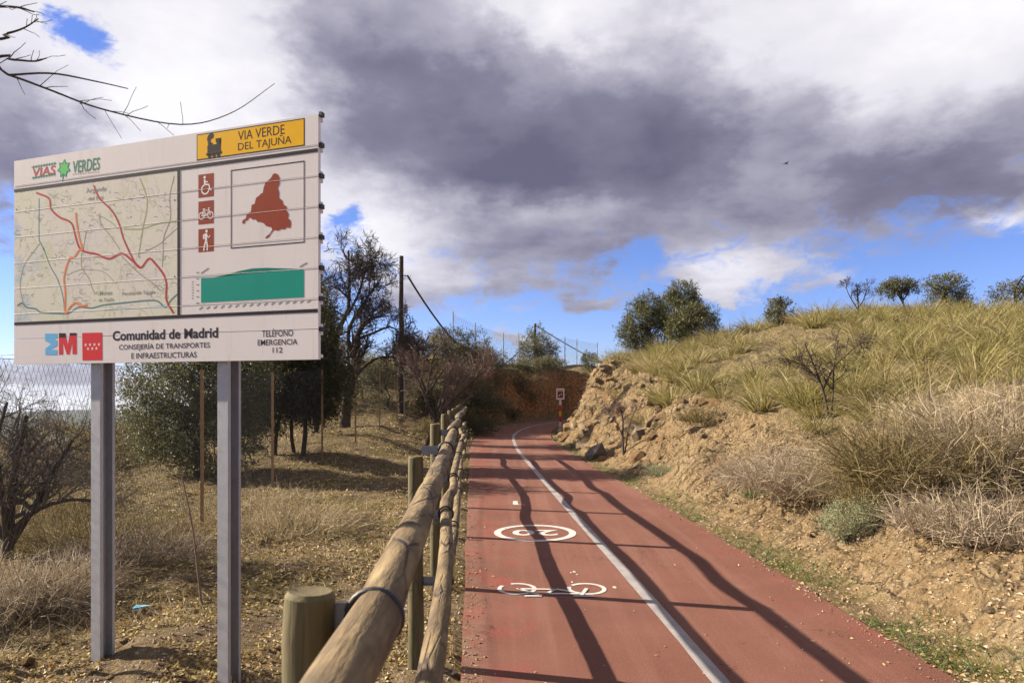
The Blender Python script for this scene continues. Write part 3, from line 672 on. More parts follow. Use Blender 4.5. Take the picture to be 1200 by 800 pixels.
for k in range(130):                                                    # short lanes and place specks
    a = (random.uniform(60, 1080), random.uniform(20, 400)); zf = random.choice((Z1, Z2)); a = (a[0], a[1]+(220 if zf is Z1 else 0)); t_ = random.uniform(0, 6.28); l = random.uniform(12, 40)
    mline(zf(a, (a[0]+l*math.cos(t_), a[1]+l*.6*math.sin(t_)), (a[0]+1.6*l*math.cos(t_+.7), a[1]+1.2*l*.6*math.sin(t_+.7))), .0035, M[random.choice(('p_grey', 'p_grey', 'p_road', 'p_river'))], .7, 'map_lane')
def mtext(t, zf, x0, x1, yb, yt, mat='p_grey', bold=0): 
    (a, b), (c, d) = zf((x0, yb), (x1, yt)); btext(t, a, c, b, d, M[mat], bold, 'place_name', lvl=1.6, parent=mp_)
mtext('Arganda', Z1, 520, 655, 268, 225, 'p_grey', .012); mtext('del Rey', Z1, 535, 640, 318, 285, 'p_grey', .012)
mtext('Morata', Z2, 612, 695, 318, 290, 'p_grey', .012); mtext('de Tajuña', Z2, 605, 708, 368, 338, 'p_grey', .012); mtext('Perales de Tajuña', Z2, 762, 985, 322, 292, 'p_grey', .012)
F = bflat(); [F.disc(*bp(*Z1(p)[0]), .005, 1.5) for p in ((1113, 313), (55, 375))]; F.disc(*bp(*Z2((1113, 195))[0]), .005, 1.5); F.build('place_dot', M['p_black'], mp_)
# yellow route plate with the engine
def quad_px(F, x0, x1, pxm, yb, yt, lvl): F.rect(bp(x0, 200)[0], bp(x1, 200)[0], vlevel(pxm, yb), vlevel(pxm, yt), lvl)
F = bflat(); u0, u1 = bp(231.5, 170)[0], bp(356, 150)[0]; vb, vt = vlevel(231.5, 187), vlevel(231.5, 159); F.rect(u0-.006, u1+.006, vb-.006, vt+.006, 0); yp = F.build('route_plate', M['p_black'], sign)
F = bflat(); F.rect(u0, u1, vb, vt, 1); F.build('yellow_field', M['p_yellow'], yp)
btext('VIA VERDE', 279, 333.5, 161.0, 150.0, M['p_black'], 0, lvl=2, parent=yp); btext('DEL TAJUÑA', 279, 341.5, 175.0, 161.2, M['p_black'], 0, lvl=2, parent=yp)
F = bflat(); c0 = bp(251, 171.5); eu, ev = c0; s_ = .0054
def E(pts): return [(eu+x*s_, ev+y*s_) for x, y in pts]
F.poly(E([(-9, -6), (9, -6), (9, 1), (7, 1), (7, 6), (9.5, 6), (9.5, 8), (2, 8), (2, 6), (3.5, 6), (3.5, 2), (-2, 2), (-2, 4), (-3.5, 4), (-3.5, 2), (-5, 2), (-4.5, 5), (-8.5, 5), (-8, 2), (-9, 1)]), 2)
F.poly(E([(-10.5, -9), (10.5, -9), (10.5, -6.2), (-10.5, -6.2)]), 2)
for x in (-6, 0, 6): F.disc(eu+x*s_, ev-9.5*s_, 2.6*s_, 2)
F.poly(E([(-8.5, 5.3), (-4.5, 5.3), (-4, 8), (-1, 9), (0, 12), (-2, 14.5), (-5, 14.5), (-8, 12.5), (-9.5, 9)]), 2); F.build('engine_emblem', M['p_black'], yp)
# brand mark, upper left
btext('VIAS', 38.5, 65, 206.0, 195.5, M['p_crimson'], .015, shear=.12, lvl=1); btext('VERDES', 85.5, 117, 201.2, 186.5, M['p_dkgreen'], .012, shear=.1, lvl=1)
F = bflat()
for a, b in (((37, 196.2), (65.5, 191.4)), ((37.5, 208.8), (65, 204.0))): F.strip([bp(*a), bp((a[0]+b[0])/2, (a[1]+b[1])/2), bp(*b)], .007, 1)
for k in range(9): x = 39+3.1*k; F.strip([bp(x, 198.0-.165*(x-37)), bp(x+.6, 194.0-.165*(x-37))], .005, 1); F.strip([bp(x, 211-.165*(x-37)), bp(x+.6, 207-.165*(x-37))], .005, 1)
F.build('track_mark', M['p_dkgreen'], sign)
cu_, cv_ = bp(75, 197.8)
def star(cx, cy, ro, ri, n, rot=0.0): return [(cx+(ro if i % 2 == 0 else ri)*math.sin(rot+math.pi*i/n), cy+(ro if i % 2 == 0 else ri)*math.cos(rot+math.pi*i/n)) for i in range(2*n)]
F = bflat(); F.poly(star(cu_, cv_, .062, .040, 7, .1), 0); F.strip([(cu_-.005, cv_-.04), (cu_-.012, cv_-.08)], .012, 0); lf = F.build('leaf_emblem', M['p_dkgreen'], sign)
F = bflat(); F.poly(star(cu_+.002, cv_, .048, .030, 7, .1), 1); F.build('leaf_field', M['p_logo'], lf)
F = bflat(); [F.disc(*bp(86+2.9*k, 204.4-.10*2.9*k), .004, 1) for k in range(11)]; F.build('dotted_mark', M['p_crimson'], sign)
# pictograms
def picto(py):
    c = bp(241.5, py); hw_, hh = .056, .067
    F = bflat(); F.rect(c[0]-hw_, c[0]+hw_, c[1]-hh, c[1]+hh, 0); return c, F.build('pictogram_panel', M['p_brown'], sign)
c, pn = picto(217.5); F = bflat(); u, v = c
F.ring(u-.006, v-.022, .026, .009, 1, 100, 370, 24); F.disc(u-.010, v+.048, .009, 1); F.strip([(u-.010, v+.036), (u-.008, v+.004)], .013, 1); F.strip([(u-.008, v+.006), (u+.020, v+.004), (u+.030, v-.026), (u+.042, v-.026)], .010, 1.3); F.strip([(u-.008, v+.022), (u+.014, v+.020)], .008, 1.3); F.build('wheelchair_figure', M['p_white'], pn)
c, pn = picto(249.0); F = bflat(); u, v = c
F.ring(u-.032, v-.018, .019, .006, 1, n=24); F.ring(u+.032, v-.018, .019, .006, 1, n=24)
for p in ([(-.032, -.018), (-.018, .012), (.020, .012), (.004, -.018), (-.032, -.018)], [(-.018, .012), (.004, -.018)], [(.032, -.018), (.018, .024), (.028, .026)], [(-.024, .020), (-.006, .020)]): F.strip([(u+a, v+b) for a, b in p], .006, 1.3)
F.build('bicycle_figure', M['p_white'], pn)
c, pn = picto(281.5); F = bflat(); u, v = c
F.disc(u+.004, v+.052, .009, 1); F.poly([(u-.010, v+.040), (u+.008, v+.040), (u+.008, v-.002), (u-.008, v-.002)], 1); F.poly([(u-.022, v+.034), (u-.011, v+.036), (u-.011, v+.008), (u-.022, v+.008)], 1)
F.strip([(u-.002, v-.003), (u-.012, v-.034), (u-.016, v-.060)], .010, 1.2); F.strip([(u+.003, v-.003), (u+.010, v-.032), (u+.009, v-.060)], .010, 1.2); F.strip([(u+.006, v+.030), (u+.018, v+.014), (u+.030, v+.026)], .007, 1.2); F.build('hiker_figure', M['p_white'], pn)
# frame with the region's outline
F = bflat(); q = [bp(270.5, 199.5), bp(357, 189), bp(357, 285), bp(270.5, 291.5)]; ua, ub = q[0][0], q[1][0]; va, vb2 = q[3][1], q[0][1]
for r_ in ((ua, ub, va, va+.006), (ua, ub, vb2-.006, vb2), (ua, ua+.006, va+.0065, vb2-.0065), (ub-.006, ub, va+.0065, vb2-.0065)): F.rect(*r_, 1)
F.build('outline_frame', M['p_black'], sign)
reg = [(613, 415), (628, 422), (640, 445), (638, 480), (628, 500), (636, 530), (635, 560), (655, 575), (660, 598), (680, 610), (680, 635), (692, 655), (688, 680), (702, 690), (706, 715), (700, 738), (680, 732), (668, 745), (650, 742), (630, 752), (605, 748), (590, 765), (575, 790), (552, 800), (560, 785), (578, 772), (596, 745), (590, 732), (560, 725), (545, 708), (522, 700), (510, 702), (498, 685), (480, 688), (470, 675), (458, 678), (448, 695), (440, 690), (432, 712), (418, 708), (422, 690), (440, 680), (446, 655), (470, 640), (475, 600), (492, 595), (500, 560), (520, 545), (528, 535), (540, 530), (545, 500), (555, 470), (575, 455), (590, 440), (600, 420)]
F = bflat(); F.poly([bp(200+a/5, 120+b/5) for a, b in reg], 1); F.build('region_outline', M['p_brown'], sign)
# height profile
def ZP(*pts): return [bp(200+a/5.333, 280+b/5.333) for a, b in pts]
F = bflat(); F.poly(ZP((190, 398), (833, 364), (833, 192), (740, 198), (640, 203), (540, 208), (440, 214), (340, 226), (270, 240), (190, 243)), 1); pr = F.build('height_profile', M['p_green'], sign)
F = bflat(); F.poly(ZP((300, 236), (360, 222), (440, 212), (540, 206.5), (640, 201.5), (740, 196), (833, 190.5), (760, 185), (600, 180), (510, 184), (430, 200), (370, 217)), 1); F.build('profile_ridge', M['p_green2'], pr)
F = bflat()
for k in range(16): a = ZP((178+45*k, 440-2.9*k), (200+45*k, 424-2.9*k)); F.strip(a, .008, 1)
for k in range(6): F.strip(ZP((160, 210+38*k), (176, 209+38*k)), .006, 1)
for k in range(7): F.strip(ZP((132, 268+17*k), (141, 268+17*k)), .006, 1)
F.strip(ZP((190, 215), (237, 182)), .008, 1); F.strip(ZP((806, 175), (852, 148)), .008, 1); tag(F.build('profile_caption', M['p_grey'], pr), kind='stuff')
# owner's marks and words
def ZM(*pts): return [bp(45+a/15, 385+b/15) for a, b in pts]
F = bflat(); F.poly(ZM((118, 88), (330, 85), (330, 170), (270, 175), (330, 205), (330, 300), (200, 368), (330, 372), (330, 462), (122, 464), (122, 350), (225, 268), (120, 215)), 1); F.build('blue_emblem', M['p_blue'], sign)
F = bflat(); F.poly(ZM((362, 80), (475, 78), (515, 300), (553, 76), (672, 74), (675, 448), (600, 450), (598, 240), (545, 452), (500, 453), (432, 240), (434, 455), (362, 458)), 1); em = F.build('red_emblem', M['p_red'], sign)
F = bflat(); F.poly(ZM((362, 80), (475, 78), (487, 155), (362, 158)), 1.6); F.poly(ZM((553, 76), (672, 74), (672, 120), (546, 122)), 1.6); F.build('emblem_cap', M['p_black'], em)
F = bflat(); F.poly(ZM((770, 75), (1122, 68), (1126, 552), (776, 558)), 1); fg = F.build('red_flag', M['p_red'], sign)
F = bflat()
for k in range(4): F.poly(star(*ZM((832+78*k, 285-3*k))[0], .0125, .005, 5), 2)
for k in range(3): F.poly(star(*ZM((875+74*k, 353-3*k))[0], .0125, .005, 5), 2)
F.build('flag_star', M['p_white'], fg)
btext('Comunidad de Madrid', 132, 255.5, 397.5, 385.5, M['p_black'], .028)
btext('CONSEJERÍA DE TRANSPORTES', 139.5, 246, 410.3, 400.9, M['p_black'], .008); btext('E INFRAESTRUCTURAS', 154, 230.5, 419.5, 412.8, M['p_black'], .008)
btext('TELÉFONO', 307, 343.5, 394.3, 384.6, M['p_black'], .008); btext('EMERGENCIA', 302, 348.5, 404.2, 397.4, M['p_black'], .008); btext('112', 319.5, 331, 413.2, 406.8, M['p_black'], .008)

# ------------------------------------------------------------------ plants: builders
def rdir(n, up=0.0):
    v = rng.normal(size=(n, 3)); v[:, 2] += up; return unit(v)
def branches(P, Rr, per, l0, l1, ang, up=.15, n=5, t0=.25, wob=.12, rk=.55):
    """children of the centre lines P (B,m,3): per children each"""
    B, m, _ = P.shape; K = B*per; b = np.repeat(np.arange(B), per); t = t0+(1-t0)*rng.random(K); f = t*(m-1); i = np.minimum(f.astype(int), m-2); u = (f-i)[:, None]
    p0 = P[b, i]*(1-u)+P[b, i+1]*u; T = unit(P[b, i+1]-P[b, i]); side = unit(np.cross(T, rdir(K)))
    a = ang*(.6+.8*rng.random(K))[:, None]; d = unit(T*np.cos(a)+side*np.sin(a)+np.array([0, 0, up]))
    L = (l0+(l1-l0)*rng.random(K))*(1.15-.6*t); r0 = (Rr[b, i]*(1-u[:, 0])+Rr[b, i+1]*u[:, 0])*rk
    out = np.empty((K, n, 3)); out[:, 0] = p0
    for k in range(1, n):
        d = unit(d+wob*rng.normal(size=(K, 3))+np.array([0, 0, up*.35])); out[:, k] = out[:, k-1]+d*(L/(n-1))[:, None]
    rad = r0[:, None]*np.linspace(1, .35, n)[None]
    return out, rad
def limb(pts, r0, r1, m=9):
    p = catmull(np.array(pts, float), 6); t = np.linspace(0, len(p)-1, m); i = np.minimum(t.astype(int), len(p)-2); u = (t-i)[:, None]
    return p[i]*(1-u)+p[i+1]*u, np.linspace(r0, r1, m)
def join_tubes(parts):
    mb = MB()
    for P, Rr, sd in parts:
        v, f = tubes(P, Rr, sd); mb.add(v, f)
    return mb
def ribbons(P, W, twist=None):
    """flat tapering blades; P (B,n,3), W (B,) width"""
    B, n, _ = P.shape; T = P[:, -1]-P[:, 0]; S = unit(np.cross(T, rdir(B)))
    w_ = W[:, None]*np.linspace(1, .12, n)[None]/2
    v = np.stack([P-S[:, None]*w_[..., None], P+S[:, None]*w_[..., None]], 2).reshape(-1, 3)
    b = (np.arange(B)*n*2)[:, None]; i = (np.arange(n-1)*2)[None]
    f = np.stack([b+i, b+i+1, b+i+3, b+i+2], -1).reshape(-1, 4); return v, f
def arcs(base, d, L, n=4, droop=.35, wob=.08):
    """blades that leave base along d and bend over"""
    B = len(base); out = np.empty((B, n, 3)); out[:, 0] = base; d = unit(d.copy())
    for k in range(1, n):
        out[:, k] = out[:, k-1]+d*(L/(n-1))[:, None]; d = unit(d+wob*rng.normal(size=(B, 3))+np.array([0, 0, -droop])*rng.random(B)[:, None])
    return out
def leaf_quads(p, d, L, Wd):
    """rhombic leaves at p pointing along d"""
    n = len(p); s = unit(np.cross(d, rdir(n))); nrm = np.cross(d, s); mid = p+d*(L*.45)[:, None]+nrm*(L*.06)[:, None]
    v = np.stack([p, mid-s*(Wd/2)[:, None], p+d*L[:, None], mid+s*(Wd/2)[:, None]], 1).reshape(-1, 3)
    i = np.arange(n)[:, None]*4; return v, np.hstack([i, i+1, i+2, i+3])
def crown(ells, n_sprig, per, sl, leaf, lw, gap=.0, up=.25, shell=.45, nsc=1.6):
    """leaves in sprigs through a set of ellipsoids; gap > 0 opens holes"""
    vol = np.array([e[3]*e[4]*e[5] for e in ells]); pick = rng.choice(len(ells), n_sprig, p=vol/vol.sum()); E = np.array(ells)[pick]
    dr = rdir(n_sprig); rad = shell+(1-shell)*rng.random(n_sprig)**.6; lump = 1+.30*vnoise(dr[:, 0]*3+pick*7, dr[:, 1]*3+dr[:, 2]*2, 3)*2
    c = E[:, :3]+dr*E[:, 3:6]*(rad*lump)[:, None]
    if gap: 
        q = fbm(c[:, 0]*nsc+c[:, 2]*.7*nsc, c[:, 1]*nsc*.6+c[:, 2]*nsc, 1.0, 2, 11); keep = q > (np.quantile(q, gap)); c, dr = c[keep], dr[keep]
    d = unit(dr+np.array([0, 0, up])+.5*rng.normal(size=c.shape)); K = len(c); k = np.tile(np.linspace(0, 1, per), K); r = np.repeat(np.arange(K), per)
    p = c[r]+d[r]*(sl*k)[:, None]+.02*rng.normal(size=(K*per, 3)); ld = unit(d[r]*.7+.9*rng.normal(size=(K*per, 3)))
    L = leaf*(.6+.7*rng.random(K*per)); return leaf_quads(p, ld, L, L*lw)+(c,)
def thing_tree(name, loc, label, cat, stems, ells, mat, bark='bark', n=900, per=9, sl=.22, leaf=.075, lw=.34, gap=.2, group=None, shell=.45, twigs=True):
    t = empty(name, loc, 0, label, cat, group)
    parts = []; allc = np.array([e[:3] for e in ells], float)
    v, f, c = crown(ells, n, per, sl, leaf, lw, gap, shell=shell)
    tips = []
    for pts, r0, r1 in stems:
        p, r = limb(pts, r0, r1); parts.append((p[None], r[None], 9)); tips.append((p, r))
    ends = c[rng.choice(len(c), min(len(c), 34), replace=False)]; L = []
    for e in ends:
        p, r = tips[rng.integers(len(tips))]; i = rng.integers(len(p)//2, len(p)); a = p[i]; md = (a+e)/2+np.array([0, 0, .06])+.05*rng.normal(size=3)
        q = catmull(np.array([a, md, e]), 3)[:7]; parts.append((q[None], np.linspace(r[i]*.55, .006, len(q))[None], 5))
    join_tubes(parts).build('trunk', M[bark], t, True)
    obj('crown', mesh_np('crown', v, f, M[mat]), t); return t
def bare_tree(name, loc, label, cat, stems, levels, mat, trunkmat='bark', group=None, minr=.003):
    """stems = trunk lines; levels = (per, l0, l1, angle, up, n, t0)"""
    t = empty(name, loc, 0, label, cat, group); tr = []; P = []; Q = []
    for pts, r0, r1 in stems:
        p, r = limb(pts, r0, r1); tr.append((p[None], r[None], 10)); P.append(p); Q.append(r)
    join_tubes(tr).build('trunk', M[trunkmat], t, True)
    P, Q = np.array(P), np.array(Q); parts = []
    for k, (per, l0, l1, ang, up, n, t0) in enumerate(levels):
        P, Q = branches(P, Q, per, l0, l1, R(ang), up, n, t0, .16); Q = np.maximum(Q, minr*np.linspace(1, .6, Q.shape[1])[None]); parts.append((P, Q, 6 if k == 0 else 4 if k == 1 else 3))
    join_tubes(parts).build('crown', M[mat], t, False); return t
def twig_bush(n, rad, hgt, L0, L1, wd, droop=.3, up=1.0, fork=2, ell=(1, 1)):
    """stems rising out of a patch and forking, as flat stalks"""
    a = rng.random(n)*6.283; q = rad*np.sqrt(rng.random(n)); base = np.stack([q*np.cos(a)*ell[0], q*np.sin(a)*ell[1], -.03+0*a], 1)
    d = unit(np.stack([np.cos(a)*q/rad*.8, np.sin(a)*q/rad*.8, np.full(n, up)], 1)+.35*rng.normal(size=(n, 3)))
    d[:, 2] = np.abs(d[:, 2])
    P = arcs(base, d, (L0+(L1-L0)*rng.random(n))*hgt, 5, droop, .14); out = [ribbons(P, np.full(n, wd)*(.7+.6*rng.random(n)))]
    for k in range(fork):
        i = rng.integers(1, 4, n); b0 = P[np.arange(n), i]; dd = unit(unit(P[np.arange(n), i+1]-b0)+.8*rng.normal(size=(n, 3)))
        out.append(ribbons(arcs(b0, dd, .45*(L0+(L1-L0)*rng.random(n))*hgt, 4, droop, .15), np.full(n, wd*.7)))
    mb = MB(); [mb.add(*o) for o in out]; return mb
def tussock(n, rad, L0, L1, wd, droop, spread=.9):
    a = rng.random(n)*6.283; q = rad*np.sqrt(rng.random(n)); base = np.stack([q*np.cos(a), q*np.sin(a), -.05+0*a], 1)
    lean = spread*(.25+q/rad)*(.5+.7*rng.random(n)); d = unit(np.stack([np.cos(a)*lean, np.sin(a)*lean, np.ones(n)], 1)+.12*rng.normal(size=(n, 3)))
    mb = MB(); mb.add(*ribbons(arcs(base, d, L0+(L1-L0)*rng.random(n), 5, droop, .05), wd*(.7+.6*rng.random(n)))); return mb
def hull_rock(seed, n=16, sq=(1, .8, .6)):
    r_ = np.random.default_rng(seed); bm = bmesh.new()
    for p in unit(r_.normal(size=(n, 3)))*(.75+.35*r_.random((n, 1))): bm.verts.new((p[0]*sq[0]*.5, p[1]*sq[1]*.5, p[2]*sq[2]*.5))
    bmesh.ops.convex_hull(bm, input=bm.verts); [bm.verts.remove(v) for v in list(bm.verts) if not v.link_faces]
    me = bpy.data.meshes.new('rock'); bm.to_mesh(me); bm.free(); return me

# ------------------------------------------------------------------ left side: chain-link fence, poles, trees
fx = lambda y: -3.55-.62*float(sst(np.array(y), 4, 13))
cf_y = [4.35, 8.5, 11.8, 15.0, 18.2, 21.5, 24.8]
cfence = empty('chain_link_fence', label='rusty-posted chain-link fence behind the route-map board and before the trees', cat='fence')
FT = 1.93
for i, y in enumerate(cf_y):
    x = fx(y); zb = hz(x, y); top = FT+.5*float(sst(np.array(y), 9, 24))-(.0)
    mb = MB(); hl = .022
    mb.box(-hl, hl, -.003, .003, -.2, top-zb); mb.box(-hl, -hl+.006, .0035, .04, -.2, top-zb)
    if i in (4,): mb.tube([(0, 0, top-zb-.01), (-.10, .02, top-zb+.10)], .012, 6)
    mb.build('fence_post', M['rust'], cfence).location = (x, y, zb)
def chain_panel(p0, p1, zb0, zb1, zt0, zt1, cell=.062, wr=.0013):
    p0, p1 = np.array(p0), np.array(p1); L = np.linalg.norm(p1-p0); n = int(L/cell); rows = int(((zt0-zb0)+(zt1-zb1))/2/(cell)); j = np.arange(rows+1)
    out = []
    for i in range(n+1):
        q = (i+.5*((j+i*0) % 2)*np.where(True, 1, 1))/n; q2 = (i-.5*(j % 2))/n
        for qq in (q, q2):
            qq = np.clip(qq, 0, 1); zz = (zb0+(zb1-zb0)*qq)+((zt0+(zt1-zt0)*qq)-(zb0+(zb1-zb0)*qq))*j/rows
            out.append(np.column_stack([p0[0]+(p1[0]-p0[0])*qq, p0[1]+(p1[1]-p0[1])*qq, zz]))
    P = np.array(out); return tubes(P, np.full(P.shape[:2], wr), 3)
for i in range(len(cf_y)-1):
    y0, y1 = cf_y[i], cf_y[i+1]; x0, x1 = fx(y0), fx(y1); t0 = FT+.5*float(sst(np.array(y0), 9, 24)); t1 = FT+.5*float(sst(np.array(y1), 9, 24))
    mb = MB(); mb.add(*chain_panel((x0, y0), (x1, y1), hz(x0, y0)+.04, hz(x1, y1)+.04, t0-.02, t1-.02, .062 if i < 2 else .10)); mb.build('mesh_panel', M['wire'], cfence)
    mb = MB(); [mb.tube([(x0, y0, t0-k), (x1, y1, t1-k)], .0025, 4, False) for k in (.02,)]; mb.build('line_wire', M['wire'], cfence)

def utility_pole(px, d, pytop, label, gear=True):
    x, y, zb = foot(px, d); top = CAMZ+(455-pytop)/800*d
    t = empty('utility_pole', (x, y, zb), 0, label, 'pole', 'wooden utility poles'); h = top-zb
    mb = MB(); mb.tube([(0, 0, -.4), (.02, 0, h*.35), (0, .01, h*.7), (.015, 0, h)], np.array([.12, .108, .092, .08])*(d/28)**.3, 14); mb.build('shaft', M['polewood'], t, True)
    if gear:
        mb = MB(); mb.tube([(.09, -.06, h-.75), (.26, -.08, h-.78)], .022, 6); mb.tube([(-.1, -.05, h-.95), (-.22, -.05, h-1.0)], .016, 6); mb.build('hook_bracket', M['grey_metal'], t)
        mb = MB(); mb.box(.12, .25, -.12, .02, h-2.2, h-1.85); mb.build('junction_box', M['grey_metal'], t)
        a = np.linspace(0, 2*np.pi, 20); mb = MB(); mb.tube(np.stack([.27+.09*np.cos(a), np.full(20, -.05), h-2.5+.26*np.sin(a)], 1), .018, 6, False); mb.tube(np.stack([-.2+.07*np.cos(a), np.full(20, -.05), h-2.5+.2*np.sin(a)], 1), .014, 6, False); mb.build('cable_coil', M['cable'], t, True)
        mb = MB(); mb.tube([(.13, -.1, -.1), (.13, -.1, h-2.2)], .022, 6); mb.build('conduit', M['grey_metal'], t, True)
    else:
        mb = MB(); mb.tube([(-.2, 0, h-.25), (.2, 0, h-.25)], .03, 6); mb.build('hook_bracket', M['grey_metal'], t)
    return np.array([x, y, top])
p1 = utility_pole(470, 26, 300, 'tall dark wooden utility pole with cable coils standing beside the big bare tree')
p2 = utility_pole(627, 58, 379, 'slim dark utility pole rising behind the olive above the clay cliff', False)
def cable(a, b, sag, r, label):
    t = np.linspace(0, 1, 30)[:, None]; p = np.array(a)*(1-t)+np.array(b)*t; p[:, 2] -= (4*sag*t*(1-t))[:, 0]
    mb = MB(); mb.tube(p, r, 6); tag(mb.build('overhead_cable', M['cable'], None, True), label, 'cable', 'overhead cables')
cable(p1+np.array([.26, -.08, -.76]), p2+np.array([-.2, 0, -.25]), 3.35, .042, 'thick black cable sagging between the two utility poles')
cable(p2+np.array([.2, 0, -.25]), at(760, 455, 95)+np.array([0, 0, 1.2]), .6, .045, 'black cable running right from the far utility pole behind the hill')
cable(p1+np.array([-.22, -.05, -1.0]), (-34, 34, 3.5), 1.2, .015, 'thin cable running left from the tall pole behind the bare tree')

# olives and evergreens beyond the fence
def stemset(h, n=2, sp=.25, r=.07): return [([(0, 0, -.15), (rng.normal()*.08, rng.normal()*.08, h*.35), (rng.normal()*sp, rng.normal()*sp, h*.65), (rng.normal()*sp*1.6, rng.normal()*sp*1.6, h*.95)], r, r*.35) for _ in range(n)]
f_ = foot(232, 13.2)
thing_tree('olive_tree', f_, 'broad grey-green olive bush between the two sign posts behind the chain-link fence', 'tree', stemset(1.8, 3), [(0, 0, 1.5, 1.15, 1.1, 1.15), (-.35, .1, .8, .95, .9, .7), (.55, .3, 1.9, .9, .9, .9), (.4, -.1, .75, .9, .9, .65), (-.75, 0, 1.75, .6, .6, .6), (.1, 0, 2.5, .8, .8, .7)], 'olive', n=6500, per=9, leaf=.075, lw=.30, gap=.14)
f_ = foot(338, 15.6)
thing_tree('evergreen_tree', f_, 'dark dense evergreen tree behind the right sign post with bare lower trunks', 'tree',
    [([(.38, -.2, -.1), (.42, -.1, .7), (.3, 0, 1.5), (.1, 0, 2.6)], .06, .03), ([(-.35, .1, -.1), (-.3, .1, .6), (-.1, 0, 1.4), (-.1, 0, 2.6)], .05, .025), ([(.05, .3, -.1), (.0, .2, .6), (.1, .1, 1.6), (.2, 0, 3.2)], .05, .02)],
    [(0, 0, 2.0, 1.15, 1.0, 1.2), (-.85, 0, 1.7, .85, .8, 1.05), (.65, 0, 1.65, .85, .8, .95), (.2, .1, 3.0, .95, .9, 1.0), (-.3, 0, 1.15, 1.1, .8, .6)], 'darkleaf', n=8000, per=9, leaf=.08, gap=.08)
f_ = foot(370, 20)
thing_tree('evergreen_tree', f_, 'brownish evergreen tree showing past the right edge of the route-map board', 'tree', stemset(2.6, 2), [(-.1, 0, 2.7, .70, .8, 1.2), (.2, 0, 1.8, .65, .8, .85), (-.2, 0, 3.6, .45, .5, .7), (.0, 0, 1.2, .6, .7, .5)], 'brush', n=3200, per=8, leaf=.085, gap=.18)
x, y, zb = foot(404, 23)
bare_tree('bare_tree', (x, y, zb), 'tall bare deciduous tree with dense fine twigs left of the utility pole', 'tree',
    [([(0, 0, -.3), (.05, 0, .8), (.28, 0, 1.7), (.42, 0, 2.6), (.45, .1, 3.3), (.95, .1, 3.75)], .20, .06), ([(.12, .0, 1.0), (-.25, 0, 2.0), (-.35, 0, 3.0), (.1, 0, 3.9), (.15, 0, 4.9), (.1, .1, 6.0)], .13, .03), ([(.36, 0, 2.2), (.15, -.2, 3.2), (.7, -.2, 4.2), (1.1, -.2, 4.8)], .08, .03), ([(.2, 0, 1.6), (.9, .2, 2.3), (1.6, .3, 2.4), (2.3, .3, 2.2)], .07, .025), ([(-.3, 0, 2.6), (-.8, .1, 3.3), (-1.1, .1, 4.2), (-1.0, .1, 4.9)], .06, .025), ([(.1, 0, 3.8), (.5, 0, 4.6), (.7, 0, 5.4), (.9, 0, 5.7)], .05, .02), ([(.4, 0, 3.0), (1.0, -.1, 3.2), (1.6, -.1, 3.4), (2.0, -.1, 3.0)], .05, .02)],
    [(11, .7, 1.35, 50, .10, 6, .35), (7, .4, .85, 48, .05, 5, .15), (5, .22, .5, 45, .05, 4, .15), (2, .12, .28, 45, .05, 3, .15)], 'twig', minr=.0085)
bare_tree('bare_tree', foot(497, 26), 'wide bare tree whose dark twigs spread behind the pole and the pinkish shrub', 'tree',
    [([(0, 0, -.3), (.1, 0, .9), (-.3, 0, 1.9), (-.6, 0, 2.7)], .07, .025), ([(.1, 0, .8), (.6, 0, 1.7), (1.1, 0, 2.2), (1.7, 0, 2.3)], .05, .02), ([(.05, 0, .6), (.2, .2, 1.7), (.4, .2, 2.5), (.8, .2, 2.9)], .05, .02)],
    [(7, .6, 1.1, 50, .10, 6, .35), (6, .35, .7, 48, .05, 5, .15), (3, .2, .4, 45, .05, 4, .15)], 'twig', minr=.008)
al = bare_tree('almond_shrub', foot(493, 18.5), 'leaning bare almond shrub with reddish twigs at the end of the log fence', 'shrub',
    [([(0, 0, -.2), (.18, 0, .35), (.42, 0, .8), (.5, 0, 1.25)], .055, .02), ([(.25, .1, -.2), (.40, .1, .3), (.52, .1, .7), (.75, .1, 1.25)], .04, .018), ([(.3, 0, .6), (.1, 0, .95), (-.05, 0, 1.3), (-.2, 0, 1.5)], .025, .012), ([(.45, 0, .75), (.8, 0, 1.05), (1.1, 0, 1.3), (1.3, 0, 1.45)], .025, .012)],
    [(9, .35, .7, 45, .25, 5, .35), (7, .2, .42, 40, .2, 4, .15), (5, .1, .25, 40, .1, 3, .15)], 'twig_red', minr=.004)
al.scale = (1.35, 1.35, 1.6)
